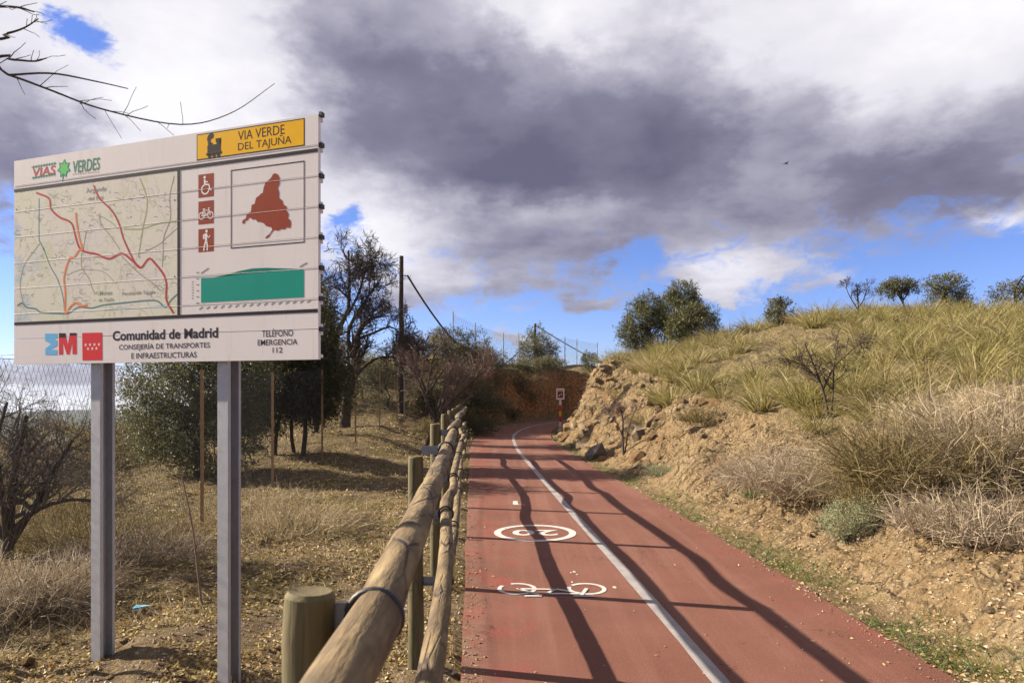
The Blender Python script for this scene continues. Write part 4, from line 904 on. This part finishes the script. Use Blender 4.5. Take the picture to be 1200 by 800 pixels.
# shrubs between the trees and on the bank at the bend
def round_bush(px, d, w_, h_, mat, label, n=700, leaf=.075, dz=0.0, gap=.15, name='shrub', cat='shrub', group=None, per=8):
    x, y, zb = foot(px, d); k = 3
    ells = [(0, 0, h_*.45, w_*.5, w_*.5, h_*.5)]+[(rng.normal()*w_*.22, rng.normal()*w_*.2, h_*(.35+.4*rng.random()), w_*.32, w_*.32, h_*.32) for _ in range(k)]
    return thing_tree(name, (x, y, zb+dz), label, cat, stemset(h_*.6, 2, w_*.12, .03), ells, mat, n=n, per=per, sl=.14, leaf=leaf, gap=gap, group=group)
round_bush(452, 26.5, 1.9, 1.9, 'olive', 'olive-green shrub between the bare tree trunk and the utility pole', 900)
round_bush(425, 27.5, 1.8, 1.9, 'olive', 'green shrub just right of the bare tree trunk base', 800)
for k, (px, d, a, b, mt) in enumerate([(470, 30, 2.4, 1.7, 'darkleaf'), (500, 31, 2.4, 1.6, 'brush'), (530, 33, 2.2, 1.5, 'darkleaf'), (515, 27.5, 1.6, .9, 'olive'), (547, 29.2, 1.3, .9, 'darkleaf'), (395, 30, 2.6, 2.0, 'brush'), (360, 27, 2.6, 2.0, 'olive')]):
    round_bush(px, d, a, b, mt, ('dark bush behind the foot of the utility pole', 'brown scrub behind the leaning almond shrub', 'dark bush behind the end of the log fence', 'grey-green bush right of the leaning almond shrub', 'dark bush on the bank just past the log fence end', 'brown bush far behind the bare tree trunk', 'olive bush glimpsed low behind the dark evergreens')[k], 900, .085)
round_bush(566, 30, 1.75, 1.9, 'olive', 'rounded olive bush on top of the cliff where the cable passes', 1300, .07)
round_bush(538, 27.5, 1.5, 1.0, 'broom', 'yellow-green low bush on the bank above the fence end', 800, .06)
round_bush(512, 23, 1.5, .8, 'brush', 'brown-green brush at the foot of the leaning almond shrub', 700, .06)
round_bush(560, 26.8, 1.3, .9, 'darkleaf', 'dark brush spilling over the bank left of the cliff', 700, .06)
x_, y_ = at(630, 400, 47)[:2]
t = thing_tree('olive_tree', (x_, y_, hz(x_, y_)), 'round olive tree above the clay cliff in front of the far pole', 'tree', stemset(1.7, 2), [(0, 0, 1.5, 1.25, 1.1, .95), (-.5, 0, .9, .9, .9, .75), (.6, 0, 1.0, .85, .8, .8), (-.1, 0, 2.4, .65, .6, .8)], 'olive', n=1900, per=8, leaf=.10, gap=.15)
round_bush(690, 44, .95, 1.25, 'oak', 'small dark green tree at the right end of the cliff top', 500, .09, name='young_tree', cat='tree')
for k in range(26):
    tt = 26.5+.62*k; i = int(np.argmin(np.abs(CT-tt))); off = HW+random.choice((1.0, 1.5, 2.0, 2.6)); x, y = CL[i]-NRM[i]*off
    o = round_bush(600+800*x/y, y, random.uniform(1.2, 1.9), random.uniform(.7, 1.25), ('darkleaf', 'brush', 'olive')[k % 3], ('dark green', 'brown', 'olive-green')[k % 3]+' scrub on the clay cliff edge '+('at its left end' if k < 9 else 'left of the marker sign' if k < 18 else 'behind the marker sign'), 380, .085, -.15, group='scrub along the cliff top')
for k in range(8):
    tt = 24+2.1*k; i = int(np.argmin(np.abs(CT-tt))); x, y = CL[i]-NRM[i]*(HW+.55)
    round_bush(600+800*x/y, y, random.uniform(.6, 1.0), random.uniform(.4, .7), ('darkleaf', 'brush')[k % 2], ('dark green', 'brown')[k % 2]+' low scrub at the cliff foot '+('near the fence end' if k < 4 else 'near the marker sign'), 200, .07, -.08, group='scrub at the cliff foot')
# fence on the cliff top
tf = empty('wire_fence', label='thin wire fence with slim posts along the top of the clay cliff', cat='fence')
tp = [(531, 33.5), (557, 36), (590, 40), (608, 43), (662, 47), (676, 49), (700, 52)]
for i, (px, d) in enumerate(tp):
    x, y, zb = foot(px, d); mb = MB(); mb.tube([(0, 0, -.2), (0, 0, 2.1)], .032, 6); mb.build('fence_post', M['grey_metal'], tf).location = (x, y, zb)
for i in range(len(tp)-1):
    a, b = foot(*tp[i]), foot(*tp[i+1]); mb = MB(); mb.add(*chain_panel(a[:2], b[:2], a[2]+.05, b[2]+.05, a[2]+2.0, b[2]+2.0, .22, .004)); mb.build('mesh_panel', M['wire'], tf)
# scrub farther down the slope on the left
for k, (px, d, a, b, mt, lb) in enumerate([(140, 19, 2.2, 1.5, 'brush', 'brown scrub just right of the left sign post, below the far ridge'), (160, 26, 2.5, 2.2, 'olive', 'small olive bush on the skyline left of the broad olive'), (85, 15, 2.6, 1.5, 'brush', 'brown thicket behind the left sign post'), (40, 17, 3.0, 1.9, 'twig', 'tangled grey thicket low on the left beyond the wire fence'), (190, 32, 3.5, 2.2, 'oak', 'dark green bush near the ridge beyond the left post'), (300, 24, 2.6, 2.0, 'brush', 'brown bush glimpsed behind the dark evergreen')]):
    if mt == 'twig':
        t = empty('thicket', foot(px, d), 0, lb, 'shrub'); twig_bush(900, 1.5, 1.5, .6, 1.2, .012, .2, 1.0, 3).build('stems', M['brush'], t)
    else: round_bush(px, d, a, b, mt, lb, 1000, .08)
# bare shrub on the far left, by the wire fence
bare_tree('bare_shrub', foot(8, 6.9), 'large leafless grey shrub at the left edge of the picture behind the fence', 'shrub',
    [([(0, 0, -.2), (.03, 0, .5), (.10, 0, 1.0), (.2, 0, 1.45)], .06, .02), ([(.0, 0, .1), (.25, .1, .6), (.45, .1, .95), (.6, .1, 1.2)], .04, .015), ([(.0, 0, .2), (-.3, 0, .6), (-.5, 0, 1.1), (-.5, 0, 1.5)], .04, .015), ([(0, 0, .25), (.3, 0, .5), (.6, 0, .6), (.85, 0, .6)], .03, .012), ([(0, 0, .15), (.1, -.2, .7), (.2, -.4, 1.2), (.3, -.4, 1.6)], .03, .012)],
    [(9, .4, .8, 48, .10, 6, .25), (6, .25, .5, 50, .08, 5, .15), (5, .12, .28, 48, .05, 4, .15), (2, .06, .14, 45, 0, 3, .2)], 'twig_grey', minr=.002)
for px, d, n, rad, hgt, mt, lb in [(60, 5.6, 900, .42, .42, 'dryweed', 'dry grey weed clump left of the left sign post'), (15, 5.3, 700, .4, .45, 'dryweed', 'dry weeds in the lower left corner by the frame edge'), (95, 7.6, 900, .6, .55, 'brush', 'dark brown brush low behind the left sign post'), (165, 7.0, 800, .55, .34, 'dryweed', 'grey-brown weed patch between the two sign posts'), (215, 8.0, 700, .6, .30, 'brush', 'low brown weeds at the fence foot between the posts'), (338, 8.4, 2200, .75, .50, 'straw', 'pale straw tangle right of the right sign post'), (300, 9.8, 600, .5, .36, 'straw', 'smaller straw tuft behind the right sign post'), (60, 9.5, 900, .8, .7, 'brush', 'brown thicket at the foot of the leafless shrub')]:
    t = empty('dry_weed_clump', foot(px, d), 0, lb, 'weeds', 'dry weed clumps left of the path')
    twig_bush(int(n*.6), rad, hgt, .5, 1.2, .010, .55 if mt == 'straw' else .3, .75, 2).build('stems', M[mt], t)
x, y, zb = foot(238, 5.4)
t = empty('dead_stalk', (x, y, zb), 0, 'thin dead stalk leaning left between the two sign posts', 'plant')
parts = []; p, r = limb([(0, 0, -.05), (-.04, 0, .3), (-.10, .02, .7), (-.19, .02, 1.12)], .010, .004); parts.append((p[None], r[None], 6)); b1 = branches(p[None], r[None], 14, .06, .2, R(40), .2, 4, .3); parts.append((*b1, 4))
join_tubes(parts).build('stem', M['twig_red'], t, True)
# the overhanging branch, its trunk stands left of the picture
tx, ty = -2.75, 2.3; tz = hz(tx, ty); K = 2.3
def br(px, py, d=2.3): return tuple(at(px, py, d)-np.array([tx, ty, tz]))
bt = empty('overhanging_tree', (tx, ty, tz), 0, 'bare twig hanging into the upper left corner against the clouds', 'tree')
tr_, rr_ = limb([(-.25, .1, -.3), (-.22, .1, 1.0), (-.15, .05, 2.2), (-.2, 0, 3.4)], .07, .03)
mb = MB(); mb.tube(tr_, rr_, 10); mb.build('trunk', M['bark'], bt, True)
P1, q1 = limb([tuple(tr_[6]), br(-60, 70), br(10, 88), br(60, 106), br(120, 128), br(210, 146), br(270, 133), br(322, 98)], .0052, .0010, 40)
P2, q2 = limb([tuple(tr_[7]), br(-80, 10, 2.1), br(10, 8, 2.1), br(40, 14, 2.1)], .007, .002, 20)
P3, q3 = limb([br(10, 88), br(60, 86), br(110, 95), br(150, 104)], .004, .0015, 14)
P4, q4 = limb([tuple(tr_[6]), br(-30, 74, 2.2), br(10, 70, 2.2), br(40, 72, 2.2), br(55, 68, 2.2)], .006, .0018, 14)
P5, q5 = limb([tuple(tr_[7]), br(-30, 45, 2.2), br(5, 40, 2.2), br(28, 33, 2.2), br(45, 22, 2.2)], .006, .0018, 14)
parts = [(P1[None], q1[None], 7)]+[(a[None], b[None], 6) for a, b in ((P2, q2), (P3, q3), (P4, q4), (P5, q5))]
s1 = branches(P1[None, 8:30], q1[None, 8:30], 16, .05, .16, R(55), -.05, 4, .1, .15, .5); parts.append((s1[0], np.maximum(s1[1], .0009), 4))
for a, b in ((P2, q2), (P4, q4), (P5, q5)):
    s1 = branches(a[None], b[None], 7, .05, .12, R(50), 0, 4, .4, .15, .5); parts.append((s1[0], np.maximum(s1[1], .0009), 4))
join_tubes(parts).build('branch', M['twig'], bt, True)

# ------------------------------------------------------------------ right side: the hill
def hill_tree(px, d, label, ells, mat='oak', n=1200, leaf=.085, stems=None, gap=.15, name='holm_oak', shell=.45):
    return thing_tree(name, foot(px, d), label, 'tree', stems or stemset(1.2, 2, .2, .05), ells, mat, n=n, per=8, sl=.18, leaf=leaf, gap=gap, shell=shell)
hill_tree(757, 27.5, 'leftmost of the three joined oaks at the brow of the hill', [(0, 0, 1.15, .85, .8, 1.05), (-.5, 0, .75, .65, .6, .6), (.1, 0, 1.9, .55, .5, .5), (.4, 0, .8, .6, .6, .7)], n=3000)
hill_tree(797, 28.5, 'tallest oak, at the back of the group on the hill brow', [(0, 0, 1.5, .85, .8, .9), (.1, 0, 2.2, .6, .6, .55), (.6, 0, 1.4, .6, .6, .8), (-.4, 0, 1.5, .6, .6, .7)], 'oak', n=3000)
hill_tree(810, 26.3, 'low round oak in front of the group on the hill brow', [(0, 0, .6, .85, .8, .65), (.3, 0, .9, .65, .6, .5), (-.45, 0, .5, .5, .5, .5)], n=2200)
hill_tree(914, crest(914), 'tiny round oak alone on the skyline of the hill', [(0, 0, .55, .42, .42, .38), (.1, 0, .8, .3, .3, .2), (-.2, 0, .4, .3, .3, .25)], n=420)
hill_tree(1054, crest(1054), 'small leaning olive tree with a bare stem on the skyline', [(-.25, 0, .85, .5, .4, .24), (.25, 0, .9, .45, .4, .24), (0, 0, 1.0, .5, .4, .22)], 'olive', n=620, stems=[([(.25, 0, -.1), (.2, 0, .2), (.08, 0, .5), (-.1, 0, .8)], .045, .02), ([(.1, 0, .45), (.2, 0, .6), (.3, 0, .75), (.35, 0, .9)], .03, .015)], name='olive_tree', gap=.25)
hill_tree(1108, crest(1108), 'dense mushroom-shaped olive tree on the skyline', [(0, 0, 1.0, .68, .6, .36), (.1, 0, .5, .6, .6, .4), (.45, 0, .35, .5, .5, .35)], 'olive', n=1000, name='olive_tree', gap=.1)
hill_tree(1192, crest(1192), 'broad low bush on the skyline at the right edge', [(0, 0, .45, .8, .7, .5), (.7, 0, .5, .7, .7, .5)], 'olive', n=900, name='olive_bush')
bare_tree('bare_tree', foot(1005, crest(1005)), 'small leafless tree standing on the skyline of the hill', 'tree', [([(0, 0, -.1), (.03, 0, .3), (0, 0, .7), (-.05, 0, 1.1)], .035, .012), ([(0, 0, .2), (.2, 0, .5), (.3, 0, .8), (.4, 0, 1.0)], .022, .01), ([(0, 0, .2), (-.2, 0, .5), (-.35, 0, .8), (-.4, 0, 1.0)], .022, .01)],
    [(8, .3, .55, 45, .2, 5, .3), (6, .15, .3, 45, .1, 4, .2), (4, .08, .16, 45, 0, 3, .2)], 'twig', minr=.0045)
bare_tree('bare_shrub', foot_at(972, 490), 'leafless shrub with dark forked stems halfway up the right slope', 'shrub', [([(0, 0, -.05), (-.08, 0, .35), (-.2, 0, .7), (-.34, 0, 1.05)], .022, .008), ([(.02, 0, -.05), (.05, 0, .35), (.06, 0, .7), (.12, 0, 1.1)], .016, .006), ([(-.08, 0, .4), (.05, 0, .7), (.25, 0, .9), (.4, 0, 1.05)], .012, .005), ([(-.1, 0, .45), (-.3, 0, .7), (-.5, 0, .8), (-.7, 0, .85)], .012, .005)],
    [(9, .2, .42, 50, .1, 5, .3), (7, .1, .24, 50, .05, 4, .15), (3, .05, .12, 48, 0, 3, .15)], 'twig', minr=.003).scale = (1.2, 1.2, 1.15)
bare_tree('bare_shrub', foot_at(731, 532), 'slender leafless sapling on the rocky foot of the bank', 'shrub', [([(0, 0, -.05), (-.03, 0, .4), (-.02, 0, .8), (-.12, 0, 1.2)], .03, .01), ([(.03, 0, 0), (.08, 0, .4), (.14, 0, .7), (.3, 0, 1.1)], .016, .008), ([(-.03, 0, .4), (-.15, 0, .7), (-.3, 0, .9), (-.42, 0, 1.1)], .014, .006)],
    [(9, .25, .5, 45, .15, 5, .3), (7, .12, .28, 45, .05, 4, .15), (4, .06, .14, 45, 0, 3, .15)], 'twig_red', minr=.0024)

# esparto tussocks, each one a plant
tm = []
for k in range(7):
    gold = k in (2, 5); mb = tussock(190, .16+.02*k, .35, .95, .020, .40, .95); tm.append(mb.mesh('grass_tussock', M['esparto2' if gold else 'esparto']))
def scatter_right(n, s0, s1, y0, y1, mind):
    out = []; k = 0
    while len(out) < n and k < 60000:
        k += 1; y = y0+(y1-y0)*random.random(); x = random.uniform(2, 26)
        if abs(x/y) > .82 or x/y < .09: continue
        c, t = lateral([x], [y]); s = c[0]-HW
        if not ((s0 if y < 13 else 2.1)+.5*math.sin(y) < s < s1): continue
        if vnoise(np.array([x*.33]), np.array([y*.33]), 71)[0] < (-.20 if x/y > .42 else .0 if y < 26 else -.12): continue
        if any((x-a)**2+(y-b)**2 < (mind*(.7+.022*y))**2 for a, b in out): continue
        out.append((x, y))
    return out
sp_ = scatter_right(250, 3.2, 22, 8.5, 31, .60)
zsp = land(np.array([p[0] for p in sp_]), np.array([p[1] for p in sp_]))
for (x, y), zb in zip(sp_, zsp):
    o = obj('grass_tussock', tm[random.randrange(7)], None, (x, y, zb)); s = random.uniform(.65, 1.2)*(.8 if y < 11 else 1.0); o.scale = (s*random.uniform(.9, 1.2), s, s*random.uniform(.75, 1.05)); o.rotation_euler = (0, 0, random.random()*6.28)
    px_ = 600+800*x/y; top_ = y > crest(px_)-3; sz = 'tall' if o.scale.z*s > .95 else 'short' if o.scale.z*s < .55 else 'middling'; col_ = 'golden' if o.data in (tm[2], tm[5]) else 'green-gold'
    zone = ('on the skyline ' if top_ else 'low down ' if y < 13 else 'mid-hill ')+('near the group of oaks' if px_ < 840 else 'below the tiny round oak' if px_ < 950 else 'below the leafless tree' if px_ < 1040 else 'below the mushroom-shaped olive' if px_ < 1130 else 'at the right edge')
    tag(o, sz+' '+col_+' esparto tussock '+zone, 'grass tussock', 'esparto tussocks on the hill')

# dry shrubs and weeds on the near slope
for px, d, n, rad, hgt, mt, wd, lb in [
    (925, 572, 2300, .60, .60, 'dryweed', .0045, 'grey dry weed mass below the leafless shrub on the slope'),
    (985, 580, 2300, .60, .62, 'dryweed', .0045, 'grey dry weed mass left of the brown bush on the slope'),
    (885, 566, 1100, .45, .40, 'dryweed', .0045, 'low grey weeds at the left end of the dry weed mass'),
    (1090, 572, 3600, .62, .78, 'brush', .0055, 'big brown-green bush on the near slope at right'),
    (1048, 600, 1700, .40, .50, 'brush', .0050, 'brown tuft in front of the big brown-green bush'),
    (1150, 590, 2000, .5, .55, 'dryweed', .0050, 'dry grey stalks right of the big brown-green bush'),
    (1190, 545, 2400, .65, .80, 'dryweed', .0050, 'tall dry weeds at the right edge above the brown bush'),
    (1140, 505, 2000, .70, .62, 'straw', .0050, 'straw-coloured grass behind the big brown-green bush'),
    (1175, 628, 1600, .45, .40, 'dryweed', .0045, 'fallen dry stalks at the lower right edge of the slope'),
    (1110, 622, 1300, .40, .34, 'dryweed', .0045, 'dry stalks beneath the big brown-green bush'),
    (1060, 520, 900, .5, .36, 'straw', .0050, 'pale straw tuft above the brown bush'),
    (822, 494, 800, .42, .34, 'brush', .007, 'small brown cushion shrub on the middle of the slope'),
    (775, 556, 500, .22, .22, 'sage', .006, 'little grey-green tuft near the path on the bank'),
    (885, 580, 300, .12, .12, 'weed', .006, 'small dark green weed on the clay bank')]:
    t = empty('dry_bush' if mt in ('brush', 'dryweed', 'straw') else 'small_shrub', foot_at(px, d), 0, lb, 'shrub', 'low shrubs and weeds on the right slope')
    twig_bush(int(n*.42), rad, hgt, .45, 1.3, wd*2.1, .38, 1.0, 2).build('stems', M[mt], t)
# grey-green shrub with upright shoots
x, y, zb = foot_at(1000, 634); t = empty('sage_shrub', (x, y, zb), 0, 'rounded grey-green leafy shrub at the top of the clay bank', 'shrub')
v, f, c = crown([(0, 0, .16, .25, .22, .17), (.14, 0, .2, .18, .18, .15), (-.12, 0, .14, .18, .18, .13)], 560, 16, .09, .022, .34, .05, 1.2, .5); obj('crown', mesh_np('crown', v, f, M['sage']), t)
twig_bush(120, .10, .22, .5, 1.0, .006, .1, .8, 1).build('stems', M['twig'], t)

# rocks in the bank
rm_ = [hull_rock(100+k, 26, (1, .75+.2*(k % 3)*.5, .55+.12*(k % 4))) for k in range(9)]
for k, me in enumerate(rm_): me.materials.append(M['rock'])
def rocks(n, ta, tb, sa, sb, r0, r1, label, group):
    k = 0
    while k < n:
        t = random.uniform(ta, tb); i = int(np.argmin(np.abs(CT-t))); s = sa+(sb-sa)*random.random()**1.3; x, y = CL[i]+NRM[i]*(HW+s)
        if x/y < .05 or x/y > .80: continue
        o = obj('rock', random.choice(rm_), None, (0, 0, 0)); r_ = r0+(r1-r0)*random.random()**2.4; o.location = (x, y, hz(x, y)-.12*r_); o.scale = (r_, r_*random.uniform(.7, 1), r_*random.uniform(.6, 1)); o.rotation_euler = (random.uniform(-.5, .5), random.uniform(-.5, .5), random.random()*6.28)
        wh = ('near the bend' if t > 23 else 'midway along' if t > 18 else 'at its near end') if ta > 10 else ('beside the path' if s < 1.0 else 'high on the slope' if s > 2.3 else 'partway up the slope')+(' far along' if t > 10 else ' near the camera')
        tag(o, ('large ' if r_ > .3*(r1-r0)+r0 else 'small ' if r_ < .06*(r1-r0)+r0 else '')+label+' '+wh, 'rock', group); k += 1
rocks(270, 13.5, 29.5, .30, 2.7, .12, .85, 'ochre rock in the outcrop', 'rocks of the outcrop at the bend')
rocks(130, 4.2, 16, .25, 3.4, .04, .20, 'pale bank stone', 'stones on the near clay bank')
for px, py, d, s, lb in ((700, 522, 17.8, .75, 'large dark boulder at the foot of the rocky outcrop by the path'), (748, 500, 17, .34, 'squarish grey rock on the outcrop right of the sapling')):
    x, y, zb = foot(px, d); me = hull_rock(int(px), 22, (1, .8, .8)); me.materials.append(M['rock_dark']); o = obj('boulder', me, None, (x, y, zb+s*.15)); o.scale = (s, s, s); o.rotation_euler = (.2, .3, 1); tag(o, lb, 'rock')
for px, d, s, lb in ((33, 4.35, .10, 'rounded stone in the lower left corner near the left sign post'), (128, 4.05, .06, 'small pale stone against the foot of the left sign post'), (146, 4.55, .075, 'flat stone between the sign posts near the left one'), (255, 4.6, .06, 'pale stone beside the foot of the right sign post'), (1180, 5.0, .14, 'long pale stone at the lower right edge'), (1158, 4.55, .09, 'yellowish stone in the lower right corner')):
    x, y, zb = foot(px, d); o = obj('stone', rm_[int(px) % 9], None, (x, y, zb+s*.15)); o.scale = (s*1.1, s, s*.8); o.rotation_euler = (.1, .2, px); tag(o, lb, 'rock')
x, y, zb = foot(327, 5.9); mb = MB(); a = rng.normal(size=(6, 3))*np.array([.035, .03, .012]); mb.add(a+np.array([0, 0, .03]), [(0, 1, 2), (2, 3, 4), (1, 4, 5), (0, 2, 5)])
tag(mb.build('plastic_scrap', M['scrap']), 'crumpled light-blue plastic scrap on the ground between the sign posts', 'litter').location = (foot(163, 5.3)[0], 5.3, foot(163, 5.3)[2])

# marker sign at the bend
x, y, zb = foot(656.5, 32.4); ms = empty('marker_sign', (x, y, zb), 0, 'small white and red plate on a red and yellow banded post at the bend', 'sign')
zb0 = zb; ztop = CAMZ; ph_ = ztop-zb
bands = [(0, .28, 'p_white'), (.28, .55, 'p_red'), (.55, .80, 'p_yellow'), (.80, 1.08, 'p_red'), (1.08, ph_-.5, 'p_white')]
for a, b, c in bands: mb = MB(); mb.tube([(0, 0, a-(.2 if a == 0 else 0)), (0, 0, b-.002)], .055, 10); mb.build('post_band', M[c], ms, False)
mb = MB(); mb.box(-.19, .19, -.09, -.06, ph_-.52, ph_); pl = mb.build('plate', M['p_white'], ms)
mb = MB(); mb.box(-.135, .135, -.097, -.0905, ph_-.45, ph_-.13); mb.build('red_panel', M['p_brown'], pl)
mb = MB(); mb.box(-.135, .135, -.097, -.0905, ph_-.11, ph_-.06); mb.build('caption_bar', M['p_grey'], pl)
mb = MB(); mb.box(-.07, -.02, -.101, -.0975, ph_-.36, ph_-.30); mb.box(.02, .06, -.101, -.0975, ph_-.30, ph_-.24); mb.build('plate_figure', M['p_white'], pl)
# a bird high over the hill
bq = at(921, 192, 60); mb = MB(); mb.tube([(-.22, 0, 0), (-.08, 0, .03), (.12, 0, .02), (.24, 0, .0)], [.01, .06, .05, .012], 8)
bd = empty('bird', tuple(bq), .4, 'small dark bird flying before the clouds above the hill', 'bird'); mb.build('body', M['bird'], bd, True)
for s in (-1, 1): mb = MB(); mb.add([(-.06, 0, .03), (.10, 0, .03), (.06, s*.25, .10), (-.04, s*.25, .11), (-.05, s*.5, .06)], [(0, 1, 2), (0, 2, 3), (3, 2, 4)]); mb.build('wing', M['bird'], bd)

# ------------------------------------------------------------------ ground cover (uncountable)
def points(n, region, dens=None):
    """random spots in view, thicker near the camera"""
    y = 2.6+(34-2.6)*rng.random(n)**2.0; x = y*(-.80+1.6*rng.random(n)); c, t = lateral(x, y); k = region(x, y, c, t)
    x, y, c, t = x[k], y[k], c[k], t[k]
    return x, y, land(x, y), c, t
def octa(p, r):
    n = len(p); b = np.array([(1, 0, 0), (-1, 0, 0), (0, 1, 0), (0, -1, 0), (0, 0, 1), (0, 0, -1)], float); f = np.array([(0, 2, 4), (2, 1, 4), (1, 3, 4), (3, 0, 4), (2, 0, 5), (1, 2, 5), (3, 1, 5), (0, 3, 5)])
    j = .6+.8*rng.random((n, 6, 1)); a = rng.random(n)*6.28; v = b[None]*j*r[:, None, None]*np.array([1, .8, .55]); ca, sa = np.cos(a)[:, None], np.sin(a)[:, None]
    v = np.stack([v[..., 0]*ca-v[..., 1]*sa, v[..., 0]*sa+v[..., 1]*ca, v[..., 2]+.25*v[..., 0]*(rng.random((n, 1))-.5)], -1)+p[:, None]
    return v.reshape(-1, 3), (f[None]+(np.arange(n)*6)[:, None, None]).reshape(-1, 3)
pn0 = lambda x, y: vnoise(x*1.7, y*1.7, 23)+.5*vnoise(x*5, y*5, 24)
def stuff(name, v, f, mat, label, cat): return tag(obj(name, mesh_np(name, v, f, M[mat])), label, cat, kind='stuff')
x, y, z, c, t = points(70000, lambda x, y, c, t: (c < -HW-.02))
stuff('gravel', *octa(np.stack([x, y, z], 1), (.004+.014*rng.random(len(x))**3)*(1+.05*y)), 'gravel', 'loose pebbles over the ground left of the path', 'gravel')
x, y, z, c, t = points(110000, lambda x, y, c, t: (c > HW+.05) & (c < HW+5))
stuff('gravel', *octa(np.stack([x, y, z], 1), (.004+.018*rng.random(len(x))**3)*(1+.05*y)), 'gravel_clay', 'loose chips of stone over the clay bank right of the path', 'gravel')
x, y, z, c, t = points(200000, lambda x, y, c, t: (c < -HW-.06) & (pn0(x, y) > -.22))
n = len(x); dl = unit(np.stack([rng.normal(size=n), rng.normal(size=n), .6*rng.normal(size=n)], 1)); L = (.012+.03*rng.random(n))*(1+.05*y)
stuff('leaf_litter', *leaf_quads(np.stack([x, y, z+.006], 1), dl, L, L*.5), 'litter', 'dry leaf litter covering the ground left of the path', 'leaf litter')
x, y, z, c, t = points(150000, lambda x, y, c, t: (np.abs(c) < HW-.01) & (rng.random(len(x)) < .9*np.exp(-(HW-np.abs(c))/.055)+.006) & (t < 30))
z = dip(t); stuff('path_grit', *octa(np.stack([x, y, z+.003], 1), (.003+.007*rng.random(len(x))**2)*(1+.05*y)), 'gravel', 'grit drifted along the edges of the red path', 'gravel')
x, y, z, c, t = points(26000, lambda x, y, c, t: (np.abs(c) < HW-.01) & (rng.random(len(x)) < .7*np.exp(-(HW-np.abs(c))/.10)+.012) & (t < 30))
n = len(x); dl = unit(np.stack([rng.normal(size=n), rng.normal(size=n), .12*rng.normal(size=n)], 1)); L = (.012+.025*rng.random(n))*(1+.03*y)
stuff('fallen_leaves', *leaf_quads(np.stack([x, y, dip(t)+.008], 1), dl, L, L*.5), 'litter', 'dry leaves blown onto the red path', 'leaf litter')
def grass(n, region, L0, L1, wd, mat, name, label, cat, lean=.8, droop=.4):
    x, y, z, c, t = points(n, region); k = len(x); d = unit(np.stack([lean*rng.normal(size=k), lean*rng.normal(size=k), np.abs(.5+.4*rng.normal(size=k))], 1))
    P = arcs(np.stack([x, y, z-.005], 1), d, (L0+(L1-L0)*rng.random(k))*(1+.03*y), 3, droop, .1); stuff(name, *ribbons(P, np.full(k, wd)*(1+.07*y)), mat, label, cat)
pn = lambda x, y, s, sd: vnoise(x*s, y*s, sd)
grass(60000, lambda x, y, c, t: (c < -HW-.5) & (pn(x, y, .8, 5) > .0), .05, .20, .005, 'straw', 'dry_grass', 'short dry grass scattered over the ground left of the path', 'grass', 1.0)
grass(80000, lambda x, y, c, t: (c > HW+1.0) & (pn(x, y, .7, 6) > -.12), .05, .24, .0055, 'straw', 'dry_grass', 'short dry grass over the slope right of the path', 'grass', .7)
grass(70000, lambda x, y, c, t: (c > HW+.9) & (c < HW+7) & (pn(x, y, .5, 8) > -.05), .06, .24, .0055, 'dryweed', 'dry_weeds', 'grey dead weeds over the middle of the right slope', 'weeds', .8)
grass(260000, lambda x, y, c, t: (c > HW-.02) & (c < HW+.48) & (pn(x, y, 1.3, 9)+.14*np.clip(t-12, 0, 6)/6 > -.04), .025, .10, .0048, 'weed', 'green_verge', 'fresh green grass along the right edge of the path', 'grass', .9)
grass(60000, lambda x, y, c, t: (c < -HW+.01) & (c > -HW-.6) & (pn(x, y, 1.6, 12) > .08), .015, .06, .0035, 'weed', 'green_verge', 'green weeds under the log fence', 'grass', .9)
grass(60000, lambda x, y, c, t: (c < -HW-.8) & (pn(x, y, 1.1, 14) > .20), .012, .05, .0042, 'weed', 'green_weeds', 'low green weeds in patches left of the fence', 'weeds', .9)

# ------------------------------------------------------------------ the air over the valley
hm = bpy.data.materials.new('valley_air'); hm.use_nodes = True; ht = hm.node_tree; ht.nodes.clear()
pv = ht.nodes.new('ShaderNodeVolumePrincipled'); ho = ht.nodes.new('ShaderNodeOutputMaterial'); ht.links.new(pv.outputs[0], ho.inputs['Volume'])
pv.inputs['Color'].default_value = (.72, .82, 1.0, 1); pv.inputs['Density'].default_value = .00008; pv.inputs['Anisotropy'].default_value = .2
mb = MB(); mb.box(-5600, 5600, -5600, 5600, -300, 16); tag(mb.build('haze', hm), kind='stuff')

# things that look the same are told apart by their order across the picture
ORD = 'first second third fourth fifth sixth seventh eighth ninth tenth eleventh twelfth thirteenth fourteenth fifteenth sixteenth seventeenth eighteenth nineteenth twentieth'.split()
ORD += [a+('-'+b if b else '') for a in ('twenty', 'thirty', 'forty', 'fifty', 'sixty', 'seventy') for b in ORD[:9]]
same = {}
for o in C.objects:
    if o.parent is None and 'label' in o and o.get('kind') is None: same.setdefault(o['label'], []).append(o)
for lb, os_ in same.items():
    if len(os_) > 1:
        for i, o in enumerate(sorted(os_, key=lambda q: q.location.x/max(.5, q.location.y))):
            o['label'] = lb+', '+ORD[min(i, len(ORD)-1)]+' from left'
